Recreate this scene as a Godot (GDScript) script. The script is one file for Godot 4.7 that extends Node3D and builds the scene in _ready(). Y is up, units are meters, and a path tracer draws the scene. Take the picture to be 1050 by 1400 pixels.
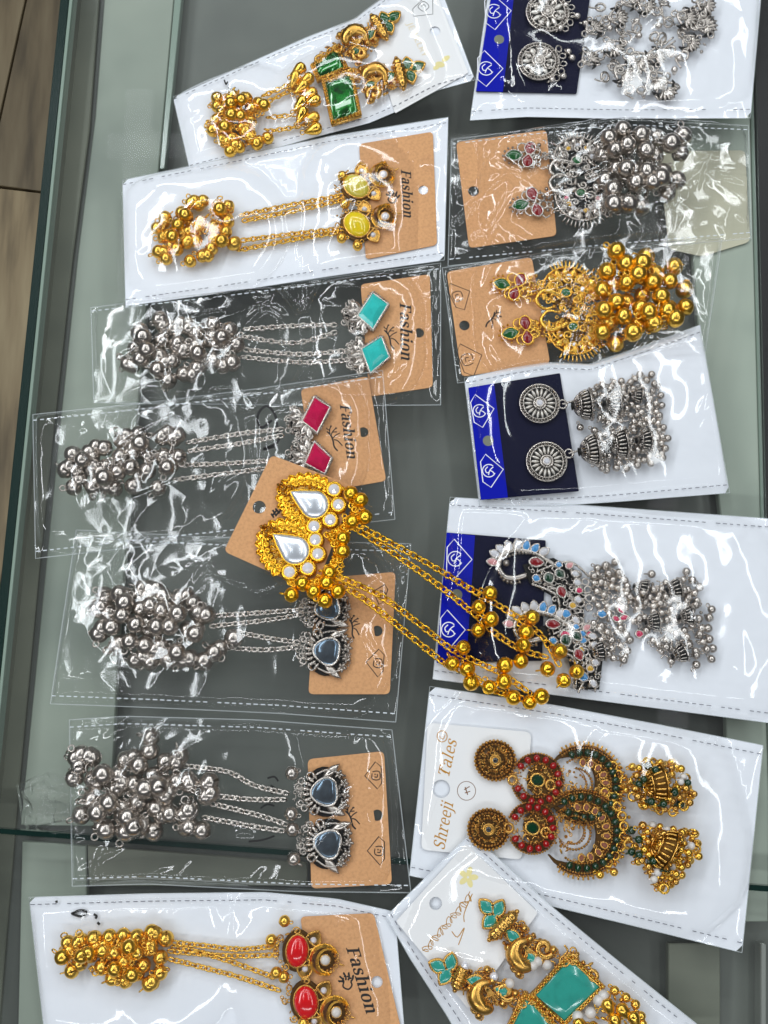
extends Node3D
# A jewellery shop's glass counter strewn with packed pairs of earrings. Plan positions are millimetres on the glass top
# (x across the counter, the second number along it towards the customer); heights are millimetres above the glass.

const MM := 0.001
var rng := RandomNumberGenerator.new()
var M := {}
var shared := {}
var used := {}
var base_h := 0.0        # height of the pack that is being built

class Geo:
	var v := PackedVector3Array()
	var n := PackedVector3Array()
	var ix := PackedInt32Array()
	var o := 0.0

	func add(p: PackedVector3Array, tris: PackedInt32Array, solid := true, flat := false) -> void:
		var c := Vector3.ZERO
		for q in p:
			c += q
		c /= maxf(1.0, p.size())
		var nn := PackedVector3Array()
		nn.resize(p.size())
		var fs := PackedVector3Array()
		var s := 0.0
		for i in range(0, tris.size(), 3):
			var a := p[tris[i]]
			var f := (p[tris[i + 1]] - a).cross(p[tris[i + 2]] - a)
			fs.append(f)
			s += f.dot(a - c) if solid else f.y
			for k in 3:
				nn[tris[i + k]] += f
		var g := 1.0 if s >= 0.0 else -1.0
		if flat:
			for i in range(0, tris.size(), 3):
				var f := fs[i / 3]
				if f.length_squared() < 1e-14:
					continue
				f = f.normalized() * g
				var at := v.size()
				for k in 3:
					v.append(p[tris[i + k]])
					n.append(f)
				ix.append_array([at, at + 2, at + 1] if g > 0 else [at, at + 1, at + 2])
			return
		var at := v.size()
		v.append_array(p)
		for q in nn:
			n.append((q * g).normalized() if q.length_squared() > 1e-20 else Vector3.UP)
		for i in range(0, tris.size(), 3):
			if fs[i / 3].length_squared() < 1e-14:
				continue
			ix.append(at + tris[i])
			if g > 0:
				ix.append(at + tris[i + 2])
				ix.append(at + tris[i + 1])
			else:
				ix.append(at + tris[i + 1])
				ix.append(at + tris[i + 2])

	static func net(rows: int, cols: int, wrap_r := false, wrap_c := false) -> PackedInt32Array:
		var t := PackedInt32Array()
		for i in (rows if wrap_r else rows - 1):
			for j in (cols if wrap_c else cols - 1):
				var a := i * cols + j
				var b := i * cols + (j + 1) % cols
				var c := ((i + 1) % rows) * cols + j
				var d := ((i + 1) % rows) * cols + (j + 1) % cols
				t.append_array([a, b, c, b, d, c])
		return t

	func ball(p: Vector2, h: float, r: float, seg := 10) -> void:
		lump(Transform3D(Basis.from_scale(Vector3(r, r, r)), Vector3(p.x, h + o, p.y)), seg)

	func lump(x: Transform3D, seg := 10) -> void:
		var rows := maxi(5, seg / 2 + 1)
		var p := PackedVector3Array()
		for i in rows:
			var a := PI * i / (rows - 1)
			for j in seg:
				var b := TAU * j / seg
				p.append(x * Vector3(sin(a) * cos(b), cos(a), sin(a) * sin(b)))
		add(p, net(rows, seg, false, true))

	# an ellipsoid lying on the counter: half axes a along dir, b across, c up
	func bean(p: Vector2, h: float, a: float, b: float, c: float, dir: Vector2, seg := 10) -> void:
		var d := dir.normalized()
		lump(Transform3D(Basis(Vector3(d.x, 0, d.y) * a, Vector3(0, c, 0), Vector3(-d.y, 0, d.x) * b), Vector3(p.x, h + o, p.y)), seg)

	func tube(path: PackedVector3Array, r, sides := 6, closed := false) -> void:
		var k := path.size()
		if k < 2:
			return
		var p := PackedVector3Array()
		var up := Vector3.UP
		var t0 := (path[1] - path[0]).normalized()
		if absf(t0.dot(up)) > 0.9:
			up = Vector3.RIGHT
		var side := t0.cross(up).normalized()
		for i in k:
			var t := Vector3.ZERO
			if closed:
				t = path[(i + 1) % k] - path[(i + k - 1) % k]
			else:
				t = path[mini(i + 1, k - 1)] - path[maxi(i - 1, 0)]
			t = t.normalized()
			side = (side - t * side.dot(t))
			if side.length_squared() < 1e-8:
				side = t.cross(Vector3.UP if absf(t.y) < 0.9 else Vector3.RIGHT)
			side = side.normalized()
			var w := t.cross(side)
			var rr: float = r[i] if r is PackedFloat32Array or r is Array else r
			if not closed and i == 0:
				for j in sides:
					p.append(path[0] - t * rr * 0.4 + (side * cos(TAU * j / sides) + w * sin(TAU * j / sides)) * rr * 0.05)
			for j in sides:
				p.append(path[i] + (side * cos(TAU * j / sides) + w * sin(TAU * j / sides)) * rr)
			if not closed and i == k - 1:
				for j in sides:
					p.append(path[i] + t * rr * 0.4 + (side * cos(TAU * j / sides) + w * sin(TAU * j / sides)) * rr * 0.05)
		add(p, net(p.size() / sides, sides, closed, true))

	func wire(pts: Array, h: float, r, closed := false, sides := 6) -> void:
		var path := PackedVector3Array()
		for q in pts:
			path.append(Vector3(q.x, h + o, q.y))
		tube(path, r, sides, closed)

	func ring(p: Vector2, h: float, R: float, r: float, seg := 14, tilt := 0.0, turn := 0.0) -> void:
		var path := PackedVector3Array()
		for i in seg:
			var a := TAU * i / seg
			var q := Vector3(cos(a) * R, 0, sin(a) * R).rotated(Vector3.RIGHT, tilt).rotated(Vector3.UP, turn)
			path.append(Vector3(p.x, h + o, p.y) + q)
		tube(path, r, 6, true)

	func plate(outline: PackedVector2Array, h0: float, h1: float, bevel := 0.0) -> void:
		var k := outline.size()
		var inner := inset(outline, bevel) if bevel > 0.0 else outline
		var top := h1 + o
		var low := h0 + o
		var p := PackedVector3Array()
		for q in outline:
			p.append(Vector3(q.x, low, q.y))
		for q in outline:
			p.append(Vector3(q.x, top - bevel, q.y))
		add(p, net(2, k, false, true), true, k < 24)
		if bevel > 0.0:
			p = PackedVector3Array()
			for q in outline:
				p.append(Vector3(q.x, top - bevel, q.y))
			for q in inner:
				p.append(Vector3(q.x, top, q.y))
			add(p, net(2, k, false, true), false)
		var t := Geometry2D.triangulate_polygon(inner)
		p = PackedVector3Array()
		for q in inner:
			p.append(Vector3(q.x, top, q.y))
		add(p, t, false)

	static func inset(outline: PackedVector2Array, by: float) -> PackedVector2Array:
		var k := outline.size()
		var area := 0.0
		for i in k:
			area += outline[i].cross(outline[(i + 1) % k])
		var s := 1.0 if area > 0 else -1.0
		var r := PackedVector2Array()
		for i in k:
			var a := (outline[i] - outline[(i + k - 1) % k]).normalized()
			var b := (outline[(i + 1) % k] - outline[i]).normalized()
			var m := (Vector2(-a.y, a.x) + Vector2(-b.y, b.x))
			m = m.normalized() if m.length() > 0.01 else Vector2(-a.y, a.x)
			r.append(outline[i] + m * s * by)
		return r

	func dome(outline: PackedVector2Array, h0: float, hgt: float, rings := 5, flat := false, table := 0.0) -> void:
		var c := Vector2.ZERO
		for q in outline:
			c += q
		c /= outline.size()
		var k := outline.size()
		var p := PackedVector3Array()
		for i in rings:
			var f := float(i) / rings
			var s := cos(f * PI / 2) if table <= 0.0 else lerpf(1.0, table, float(i) / (rings - 1))
			var y := sin(f * PI / 2) * hgt if table <= 0.0 else hgt * pow(float(i) / (rings - 1), 0.8)
			for q in outline:
				var w := c + (q - c) * s
				p.append(Vector3(w.x, h0 + o + y, w.y))
		var t := net(rings, k, false, true)
		p.append(Vector3(c.x, h0 + o + hgt, c.y))
		for j in k:
			t.append_array([(rings - 1) * k + j, (rings - 1) * k + (j + 1) % k, rings * k])
		add(p, t, false, flat)

	func lathe(x: Transform3D, profile: Array, seg := 20) -> void:      # profile: (radius, along y)
		var p := PackedVector3Array()
		for q in profile:
			for j in seg:
				p.append(x * Vector3(q.x * cos(TAU * j / seg), q.y, q.x * sin(TAU * j / seg)))
		add(p, net(profile.size(), seg, false, true))

	# a thin printed or stitched stroke
	func stroke(pts: Array, width: float, h: float, closed := false) -> void:
		var k := pts.size()
		if k < 2:
			return
		var p := PackedVector3Array()
		for i in k:
			var a: Vector2 = pts[(i + k - 1) % k] if closed else pts[maxi(i - 1, 0)]
			var b: Vector2 = pts[(i + 1) % k] if closed else pts[mini(i + 1, k - 1)]
			var m := (b - a).normalized()
			m = Vector2(-m.y, m.x) * width / 2
			var c: Vector2 = pts[i]
			p.append(Vector3(c.x + m.x, h + o, c.y + m.y))
			p.append(Vector3(c.x - m.x, h + o, c.y - m.y))
		add(p, net(k, 2, closed, false), false)

	func flat(outline: PackedVector2Array, h: float) -> void:
		var p := PackedVector3Array()
		for q in outline:
			p.append(Vector3(q.x, h + o, q.y))
		add(p, Geometry2D.triangulate_polygon(outline), false)

	func mesh(origin: Vector3) -> ArrayMesh:
		var p := PackedVector3Array()
		p.resize(v.size())
		for i in v.size():
			p[i] = (v[i] - origin) * 0.001
		var a := []
		a.resize(Mesh.ARRAY_MAX)
		a[Mesh.ARRAY_VERTEX] = p
		a[Mesh.ARRAY_NORMAL] = n
		a[Mesh.ARRAY_INDEX] = ix
		var m := ArrayMesh.new()
		if v.size() > 2:
			m.add_surface_from_arrays(Mesh.PRIMITIVE_TRIANGLES, a)
		return m


# ---------------------------------------------------------------- outlines (plan, mm)
func ell(c: Vector2, a: float, b: float, dir := Vector2.RIGHT, k := 24) -> PackedVector2Array:
	var d := dir.normalized()
	var e := Vector2(-d.y, d.x)
	var r := PackedVector2Array()
	for i in k:
		r.append(c + d * a * cos(TAU * i / k) + e * b * sin(TAU * i / k))
	return r

func drop(c: Vector2, a: float, b: float, dir: Vector2, sharp := 1.0, k := 24) -> PackedVector2Array:      # the point lies along dir
	var d := dir.normalized()
	var e := Vector2(-d.y, d.x)
	var r := PackedVector2Array()
	for i in k:
		var t := TAU * i / k
		var w := sin(t) * (1.0 if cos(t) < 0 else pow(absf(sin(t / 2 if t < PI else (TAU - t) / 2)) * 1.4142, sharp))
		r.append(c + d * a * cos(t) + e * b * w)
	return r

func pear(c: Vector2, a: float, b: float, dir: Vector2) -> PackedVector2Array:      # a round end of radius b, straight sides to a point along dir
	var d := dir.normalized()
	var e := Vector2(-d.y, d.x)
	var o := c - d * (a - b)
	var t := acos(b / (2.0 * a - b)) * 0.93
	var r := PackedVector2Array()
	for i in 23:
		var w := lerpf(t, TAU - t, i / 22.0)
		r.append(o + (d * cos(w) + e * sin(w)) * b)
	var last := r[22]
	var first := r[0]
	var tip := c + d * a
	for k in 4:
		r.append(last.lerp(tip, (k + 1) / 5.0) - e * 0.35 * sin(PI * (k + 1) / 5.0))
	r.append(tip)
	for k in 4:
		r.append(tip.lerp(first, (k + 1) / 5.0) + e * 0.35 * sin(PI * (k + 1) / 5.0))
	return r

func leaf(c: Vector2, a: float, b: float, dir: Vector2, k := 20) -> PackedVector2Array:
	var d := dir.normalized()
	var e := Vector2(-d.y, d.x)
	var r := PackedVector2Array()
	for i in k:
		var t := TAU * i / k
		r.append(c + d * a * cos(t) + e * b * sin(t) * absf(sin(t)))
	return r

func box4(c: Vector2, a: float, b: float, dir: Vector2) -> PackedVector2Array:
	var d := dir.normalized()
	var e := Vector2(-d.y, d.x)
	return PackedVector2Array([c - d * a - e * b, c + d * a - e * b, c + d * a + e * b, c - d * a + e * b])

func moon(c: Vector2, R: float, thick: float, dir: Vector2, open := 0.9, k := 14) -> PackedVector2Array:     # horns point along dir
	var d := dir.normalized()
	var e := Vector2(-d.y, d.x)
	var r := PackedVector2Array()
	for i in k:
		var t := lerpf(open, TAU - open, float(i) / (k - 1))
		r.append(c + (d * cos(t) + e * sin(t)) * R)
	for i in k:
		var f := float(i) / (k - 1)
		var t := lerpf(TAU - open, open, f)
		r.append(c + (d * cos(t) + e * sin(t)) * (R - thick * sin(PI * clampf(f, 0.02, 0.98))))
	return r

func rounded(pts: Array, r: float, k := 4) -> PackedVector2Array:
	var out := PackedVector2Array()
	var m := pts.size()
	for i in m:
		var p: Vector2 = pts[i]
		var a: Vector2 = p + (pts[(i + m - 1) % m] - p).normalized() * r
		var b: Vector2 = p + (pts[(i + 1) % m] - p).normalized() * r
		for j in k + 1:
			var f := float(j) / k
			out.append(a.lerp(p, f).lerp(p.lerp(b, f), f))
	return out

func spline(pts: Array, k := 6, closed := false) -> Array:
	var out := []
	var m := pts.size()
	if m < 3:
		return pts
	for i in (m if closed else m - 1):
		var p0 = pts[(i + m - 1) % m] if closed else pts[maxi(i - 1, 0)]
		var p1 = pts[i]
		var p2 = pts[(i + 1) % m]
		var p3 = pts[(i + 2) % m] if closed else pts[mini(i + 2, m - 1)]
		for j in k:
			out.append(p1.cubic_interpolate(p2, p0, p3, float(j) / k))
	if not closed:
		out.append(pts[m - 1])
	return out

func curl(c: Vector2, r: float, turns: float, dir: Vector2, hand := 1.0) -> Array:
	var a0 := dir.angle()
	var out := []
	var k := int(turns * 10) + 2
	for i in k:
		var f := float(i) / (k - 1)
		out.append(c + Vector2.from_angle(a0 + hand * TAU * turns * f) * r * lerpf(1.0, 0.25, f))
	return out

# ---------------------------------------------------------------- nodes
func numbered(called: String) -> String:
	var k: int = used.get(called, 0)
	used[called] = k + 1
	return called if k == 0 else "%s_%03d" % [called, k]

func tag(o: Node3D, label: String, category: String, group := "") -> void:
	o.set_meta("label", label)
	o.set_meta("category", category)
	if group:
		o.set_meta("group", group)

func thing(called: String, label: String, category: String, p: Vector2, h: float, group := "") -> Node3D:
	var o := Node3D.new()
	o.name = numbered(called)
	add_child(o)
	o.position = Vector3(p.x, h, p.y) * MM
	tag(o, label, category, group)
	return o

func origin(o: Node) -> Vector3:
	return (o.position / MM) + (origin(o.get_parent()) if o.get_parent() is MeshInstance3D or o.get_parent().has_meta("category") else Vector3.ZERO)

func geo() -> Geo:
	var g := Geo.new()
	g.o = base_h
	return g

func part(root: Node3D, called: String, g: Geo, m: Material, label := "", stuff := false) -> MeshInstance3D:
	var o := MeshInstance3D.new()
	o.name = called
	o.mesh = g.mesh(origin(root))
	o.material_override = null
	if o.mesh.get_surface_count():
		o.mesh.surface_set_material(0, m)
	root.add_child(o, true)
	if label:
		o.set_meta("label", label)
	if stuff:
		o.set_meta("kind", "stuff")
	return o

# one more of a shared shape (a bell, a bead): r is its radius, the loop points along dir
func place(root: Node3D, called: String, shape: String, m: Material, p: Vector2, h: float, r: float, dir: Vector3) -> MeshInstance3D:
	var key := shape + m.resource_name
	if not shared.has(key):
		var g: Geo
		if shape == "bell":
			g = bell_shape()
		elif shape == "bead":
			g = bead_shape()
		else:
			g = Geo.new()
			g.ball(Vector2.ZERO, 0, 1000.0, 14)
		var am := g.mesh(Vector3.ZERO)
		am.surface_set_material(0, m)
		shared[key] = am
	var o := MeshInstance3D.new()
	o.name = called
	o.mesh = shared[key]
	var up := dir.normalized()
	var side := up.cross(Vector3(0.31, 0.57, -0.76)).normalized()
	var b := Basis(side, up, side.cross(up)).rotated(up, rng.randf() * TAU)
	o.transform = Transform3D(b.scaled(Vector3.ONE * r * MM), (Vector3(p.x, h + base_h, p.y) - origin(root)) * MM)
	root.add_child(o, true)
	return o

# a ghungroo of radius one: two pressed halves with a rolled seam, slit across the lower half, a wire loop on top
func bell_shape() -> Geo:
	var g := Geo.new()
	var p := PackedVector3Array()
	var seg := 24
	var rows := 13
	for i in rows:
		var a := PI * i / (rows - 1)
		for j in seg:
			var b := TAU * j / seg
			var r := 1000.0 * (1.0 + 0.035 * exp(-pow((a - PI / 2) / 0.1, 2)))
			p.append(Vector3(sin(a) * cos(b), cos(a) * 0.97, sin(a) * sin(b)) * r)
	var t := PackedInt32Array()
	for i in rows - 1:
		for j in seg:
			if i >= 7 and (j == 0 or j == 12) or i >= 9 and (j == 1 or j == 13):
				continue
			var c := i * seg + j
			var d := i * seg + (j + 1) % seg
			t.append_array([c, d, c + seg, d, d + seg, c + seg])
	g.add(p, t)
	for s in [0, 12]:                                   # rolled lips of the slit
		for e in [0, 1]:
			var lip := PackedVector3Array()
			for i in range(7, 12):
				var q := p[i * seg + (s + e) % seg]
				lip.append(q * 1.0)
			g.tube(lip, 50.0, 4)
	var loop := PackedVector3Array()
	for i in 12:
		loop.append(Vector3(cos(TAU * i / 12) * 330, 1230 + sin(TAU * i / 12) * 330, 0))
	g.tube(loop, 95.0, 6, true)
	return g

func bead_shape() -> Geo:
	var g := Geo.new()
	g.ball(Vector2.ZERO, 0, 1000.0, 14)
	var loop := PackedVector3Array()
	for i in 10:
		loop.append(Vector3(cos(TAU * i / 10) * 380, 1300 + sin(TAU * i / 10) * 420, 0))
	g.tube(loop, 170.0, 5, true)
	return g

# bells dropped one after another: each rests at the lowest height where it clears those before it
func heap(root: Node3D, called: String, shape: String, m: Material, pts: Array, r: float, toward: Vector2, most := 2.6, lift := 0.0) -> void:
	var put := []
	for q in pts:
		var p: Vector2 = q
		var rr := r * rng.randf_range(0.93, 1.05)
		var h := rr + lift
		for pass_ in 3:
			for s in put:
				var dd: float = p.distance_to(Vector2(s.x, s.z))
				var need: float = (rr + s.w) * 0.93
				if dd < need:
					var top: float = s.y + sqrt(need * need - dd * dd)
					if top > h and absf(s.y - h) < need:
						h = top
		h = minf(h, rr * most + lift)
		put.append(Vector4(p.x, h, p.y, rr))
		var d := Vector3(toward.x + rng.randf_range(-0.9, 0.9), rng.randf_range(-0.75, 0.55), toward.y + rng.randf_range(-0.9, 0.9))
		place(root, called, shape, m, p, h, rr, d)

# curb chain along a path of (x, height, z)
func chain(g: Geo, pts: Array, pitch: float, r: float, wide := 0.42) -> void:
	var path := spline(pts, 12)
	var total := 0.0
	for i in path.size() - 1:
		total += path[i].distance_to(path[i + 1])
	var k := maxi(2, int(total / pitch))
	var at := 0
	var done := 0.0
	for j in k:
		var want := total * (j + 0.5) / k
		while at < path.size() - 2 and done + path[at].distance_to(path[at + 1]) < want:
			done += path[at].distance_to(path[at + 1])
			at += 1
		var f: float = (want - done) / maxf(path[at].distance_to(path[at + 1]), 1e-4)
		var c: Vector3 = path[at].lerp(path[at + 1], f) + Vector3(0, g.o, 0)
		var t: Vector3 = (path[at + 1] - path[at]).normalized()
		var side := t.cross(Vector3.UP).normalized().rotated(t, (0.55 if j % 2 else -0.5) + rng.randf_range(-0.2, 0.2))
		var loop := PackedVector3Array()
		for i in 10:
			var a := TAU * i / 10
			loop.append(c + t * cos(a) * pitch * 0.72 + side * sin(a) * pitch * wide)
		g.tube(loop, r, 5, true)

func lift(pts: Array, h: float, sag := 0.0) -> Array:
	var out := []
	for i in pts.size():
		out.append(Vector3(pts[i].x, h + sag * sin(PI * i / maxf(1, pts.size() - 1)), pts[i].y))
	return out

func chains(root: Node3D, m: Material, runs: Array, pitch: float, r: float, h := 1.6) -> void:
	for pts in runs:
		var g := geo()
		chain(g, lift(pts, h), pitch, r)
		part(root, "chain", g, m, "", true)

# the rings, loops and short runs of wire that hold a heap of bells together
func tangle(root: Node3D, m: Material, pts: Array, count: int, r: float) -> void:
	var g := geo()
	for i in count:
		var a: Vector2 = pts[rng.randi() % pts.size()]
		var b: Vector2 = pts[rng.randi() % pts.size()]
		var c := a.lerp(b, rng.randf_range(0.3, 0.7)) if a.distance_to(b) < r * 4.5 else a + Vector2.from_angle(rng.randf() * TAU) * r
		if i % 3 < 2:
			g.ring(c, r * rng.randf_range(1.0, 2.0), r * rng.randf_range(0.3, 0.42), r * 0.1, 12, rng.randf_range(-1.2, 1.2), rng.randf() * TAU)
		elif a.distance_to(b) < r * 5:
			chain(g, [Vector3(a.x, r * 1.1, a.y), Vector3(c.x, r * 1.9, c.y), Vector3(b.x, r * 1.1, b.y)], r * 0.55, r * 0.1)
	part(root, "link_wire", g, m, "", true)

# small cast ornament filling an outline: pellets, rings and curls, too fine to pick apart
func filigree(g: Geo, outline: PackedVector2Array, h: float, size: float, count: int) -> void:
	var lo := outline[0]
	var hi := outline[0]
	for q in outline:
		lo = Vector2(minf(lo.x, q.x), minf(lo.y, q.y))
		hi = Vector2(maxf(hi.x, q.x), maxf(hi.y, q.y))
	var put := []
	for i in count * 6:
		if put.size() >= count:
			break
		var p := Vector2(rng.randf_range(lo.x, hi.x), rng.randf_range(lo.y, hi.y))
		if not Geometry2D.is_point_in_polygon(p, outline):
			continue
		var s := size * rng.randf_range(0.7, 1.25)
		var free := true
		for q in put:
			if p.distance_to(q) < size * 1.15:
				free = false
				break
		if not free:
			continue
		put.append(p)
		match rng.randi() % 5:
			0: g.ball(p, h + s * 0.2, s * 0.62, 8)
			1: g.ring(p, h, s * 0.62, s * 0.2, 10, rng.randf_range(-0.5, 0.5), rng.randf() * TAU)
			2: g.wire(curl(p, s * 0.95, 1.2, Vector2.from_angle(rng.randf() * TAU), 1 if rng.randf() < 0.5 else -1), h + 0.1, s * 0.22)
			3: g.bean(p, h, s * 1.0, s * 0.42, s * 0.5, Vector2.from_angle(rng.randf() * TAU), 8)
			4: g.wire(spline([p - Vector2(s, 0).rotated(i), p + Vector2(0, s * 0.8).rotated(i), p + Vector2(s, 0).rotated(i)], 4), h + 0.2, s * 0.22)

func beads_along(g: Geo, pts: Array, h: float, r: float, closed := false, gap := 1.9) -> void:
	var path := spline(pts, 8, closed)
	if closed:
		path.append(path[0])
	var left := 0.0
	for i in path.size() - 1:
		var d: float = path[i].distance_to(path[i + 1])
		while left <= d:
			g.ball(path[i].lerp(path[i + 1], left / maxf(d, 1e-5)), h, r, 8)
			left += r * gap
		left -= d

func spots(pts: Array, step: float, closed := false) -> Array:
	var path := spline(pts, 8, closed)
	if closed:
		path.append(path[0])
	var out := []
	var left := 0.0
	for i in path.size() - 1:
		var d: float = path[i].distance_to(path[i + 1])
		while left <= d:
			out.append(path[i].lerp(path[i + 1], left / maxf(d, 1e-5)))
			left += step
		left -= d
	return out

# a stone in its metal setting: the stone is a part, its rim (bezel) the stone's sub-part
func stone(root: Node3D, outline: PackedVector2Array, h: float, hgt: float, m: Material, metal: Material, rim := 0.5, called := "stone", facet := 0.0) -> MeshInstance3D:
	var g := geo()
	g.dome(outline, h, hgt, 3 if facet > 0 else 5, facet > 0, facet)
	var s := part(root, called, g, m)
	var b := geo()
	b.wire(Array(outline), h + rim * 0.3, rim, true, 6)
	b.plate(Geo.inset(outline, -rim * 0.7), h - 1.2, h + 0.02)
	part(s, "bezel", b, metal)
	return s

# ---------------------------------------------------------------- the scene
func area_lamp(called: String, at: Vector3, to: Vector3, size: Vector2, energy: float, c: Color) -> void:
	var l := AreaLight3D.new()
	l.name = called
	add_child(l)
	l.look_at_from_position(at, to, Vector3.UP if absf((to - at).normalized().y) < 0.97 else Vector3.FORWARD)
	l.area_size = size
	l.light_energy = energy
	l.light_color = c
	l.area_range = 8.0
	l.shadow_enabled = true

func _ready() -> void:
	rng.seed = 20240607
	var cam := Camera3D.new()
	cam.name = "camera"
	add_child(cam)
	cam.fov = 50.0
	cam.near = 0.02
	cam.far = 20.0
	cam.look_at_from_position(Vector3(0, 0.53504, 0.10885), Vector3.ZERO, Vector3(0, 0, -1))
	cam.current = true
	var env := Environment.new()
	env.background_mode = Environment.BG_COLOR
	env.background_color = Color(0.24, 0.25, 0.26)
	env.tonemap_mode = Environment.TONE_MAPPER_LINEAR
	env.tonemap_exposure = 1.45
	env.sdfgi_enabled = true
	env.ssao_enabled = true
	env.ssil_enabled = true
	var we := WorldEnvironment.new()
	we.name = "environment"
	we.environment = env
	add_child(we)
	# the shop's ceiling lamps: one to the left, one beyond the far end, one over the customer's shoulder
	area_lamp("ceiling_lamp_light", Vector3(-1.4, 1.7, -0.45), Vector3.ZERO, Vector2(2.6, 0.13), 1.6, Color(0.97, 0.985, 1.0))
	area_lamp("ceiling_lamp_light", Vector3(1.4, 1.8, -0.3), Vector3.ZERO, Vector2(2.6, 0.11), 0.7, Color(0.97, 0.99, 1.0))
	area_lamp("ceiling_lamp_light", Vector3(0.0, 1.8, 1.5), Vector3.ZERO, Vector2(2.4, 0.11), 0.9, Color(0.97, 0.985, 1.0))
	area_lamp("ceiling_lamp_light", Vector3(0.1, 1.9, -2.35), Vector3.ZERO, Vector2(2.6, 0.15), 1.2, Color(0.96, 0.985, 1.0))
	area_lamp("ceiling_lamp_light", Vector3(-0.62, 2.0, -0.75), Vector3(-0.6, 0, -0.7), Vector2(0.07, 1.5), 0.45, Color(0.96, 0.985, 1.0))
	area_lamp("ceiling_lamp_light", Vector3(0.05, 2.0, -1.35), Vector3(0.05, 0, -1.3), Vector2(1.5, 0.07), 0.4, Color(0.96, 0.985, 1.0))
	area_lamp("ceiling_lamp_light", Vector3(0.66, 2.0, -0.6), Vector3(0.65, 0, -0.55), Vector2(0.07, 1.5), 0.4, Color(0.97, 0.99, 1.0))
	materials()
	counter()
	left_packs()
	loose_pair()
	right_packs()

func slab(root: Node3D, called: String, pts: Array, h: float, thick: float, m: String, bevel := 0.0) -> void:
	base_h = 0.0
	var g := geo()
	g.plate(PackedVector2Array(pts), h - thick, h, bevel)
	part(root, called, g, M[m])

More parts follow.
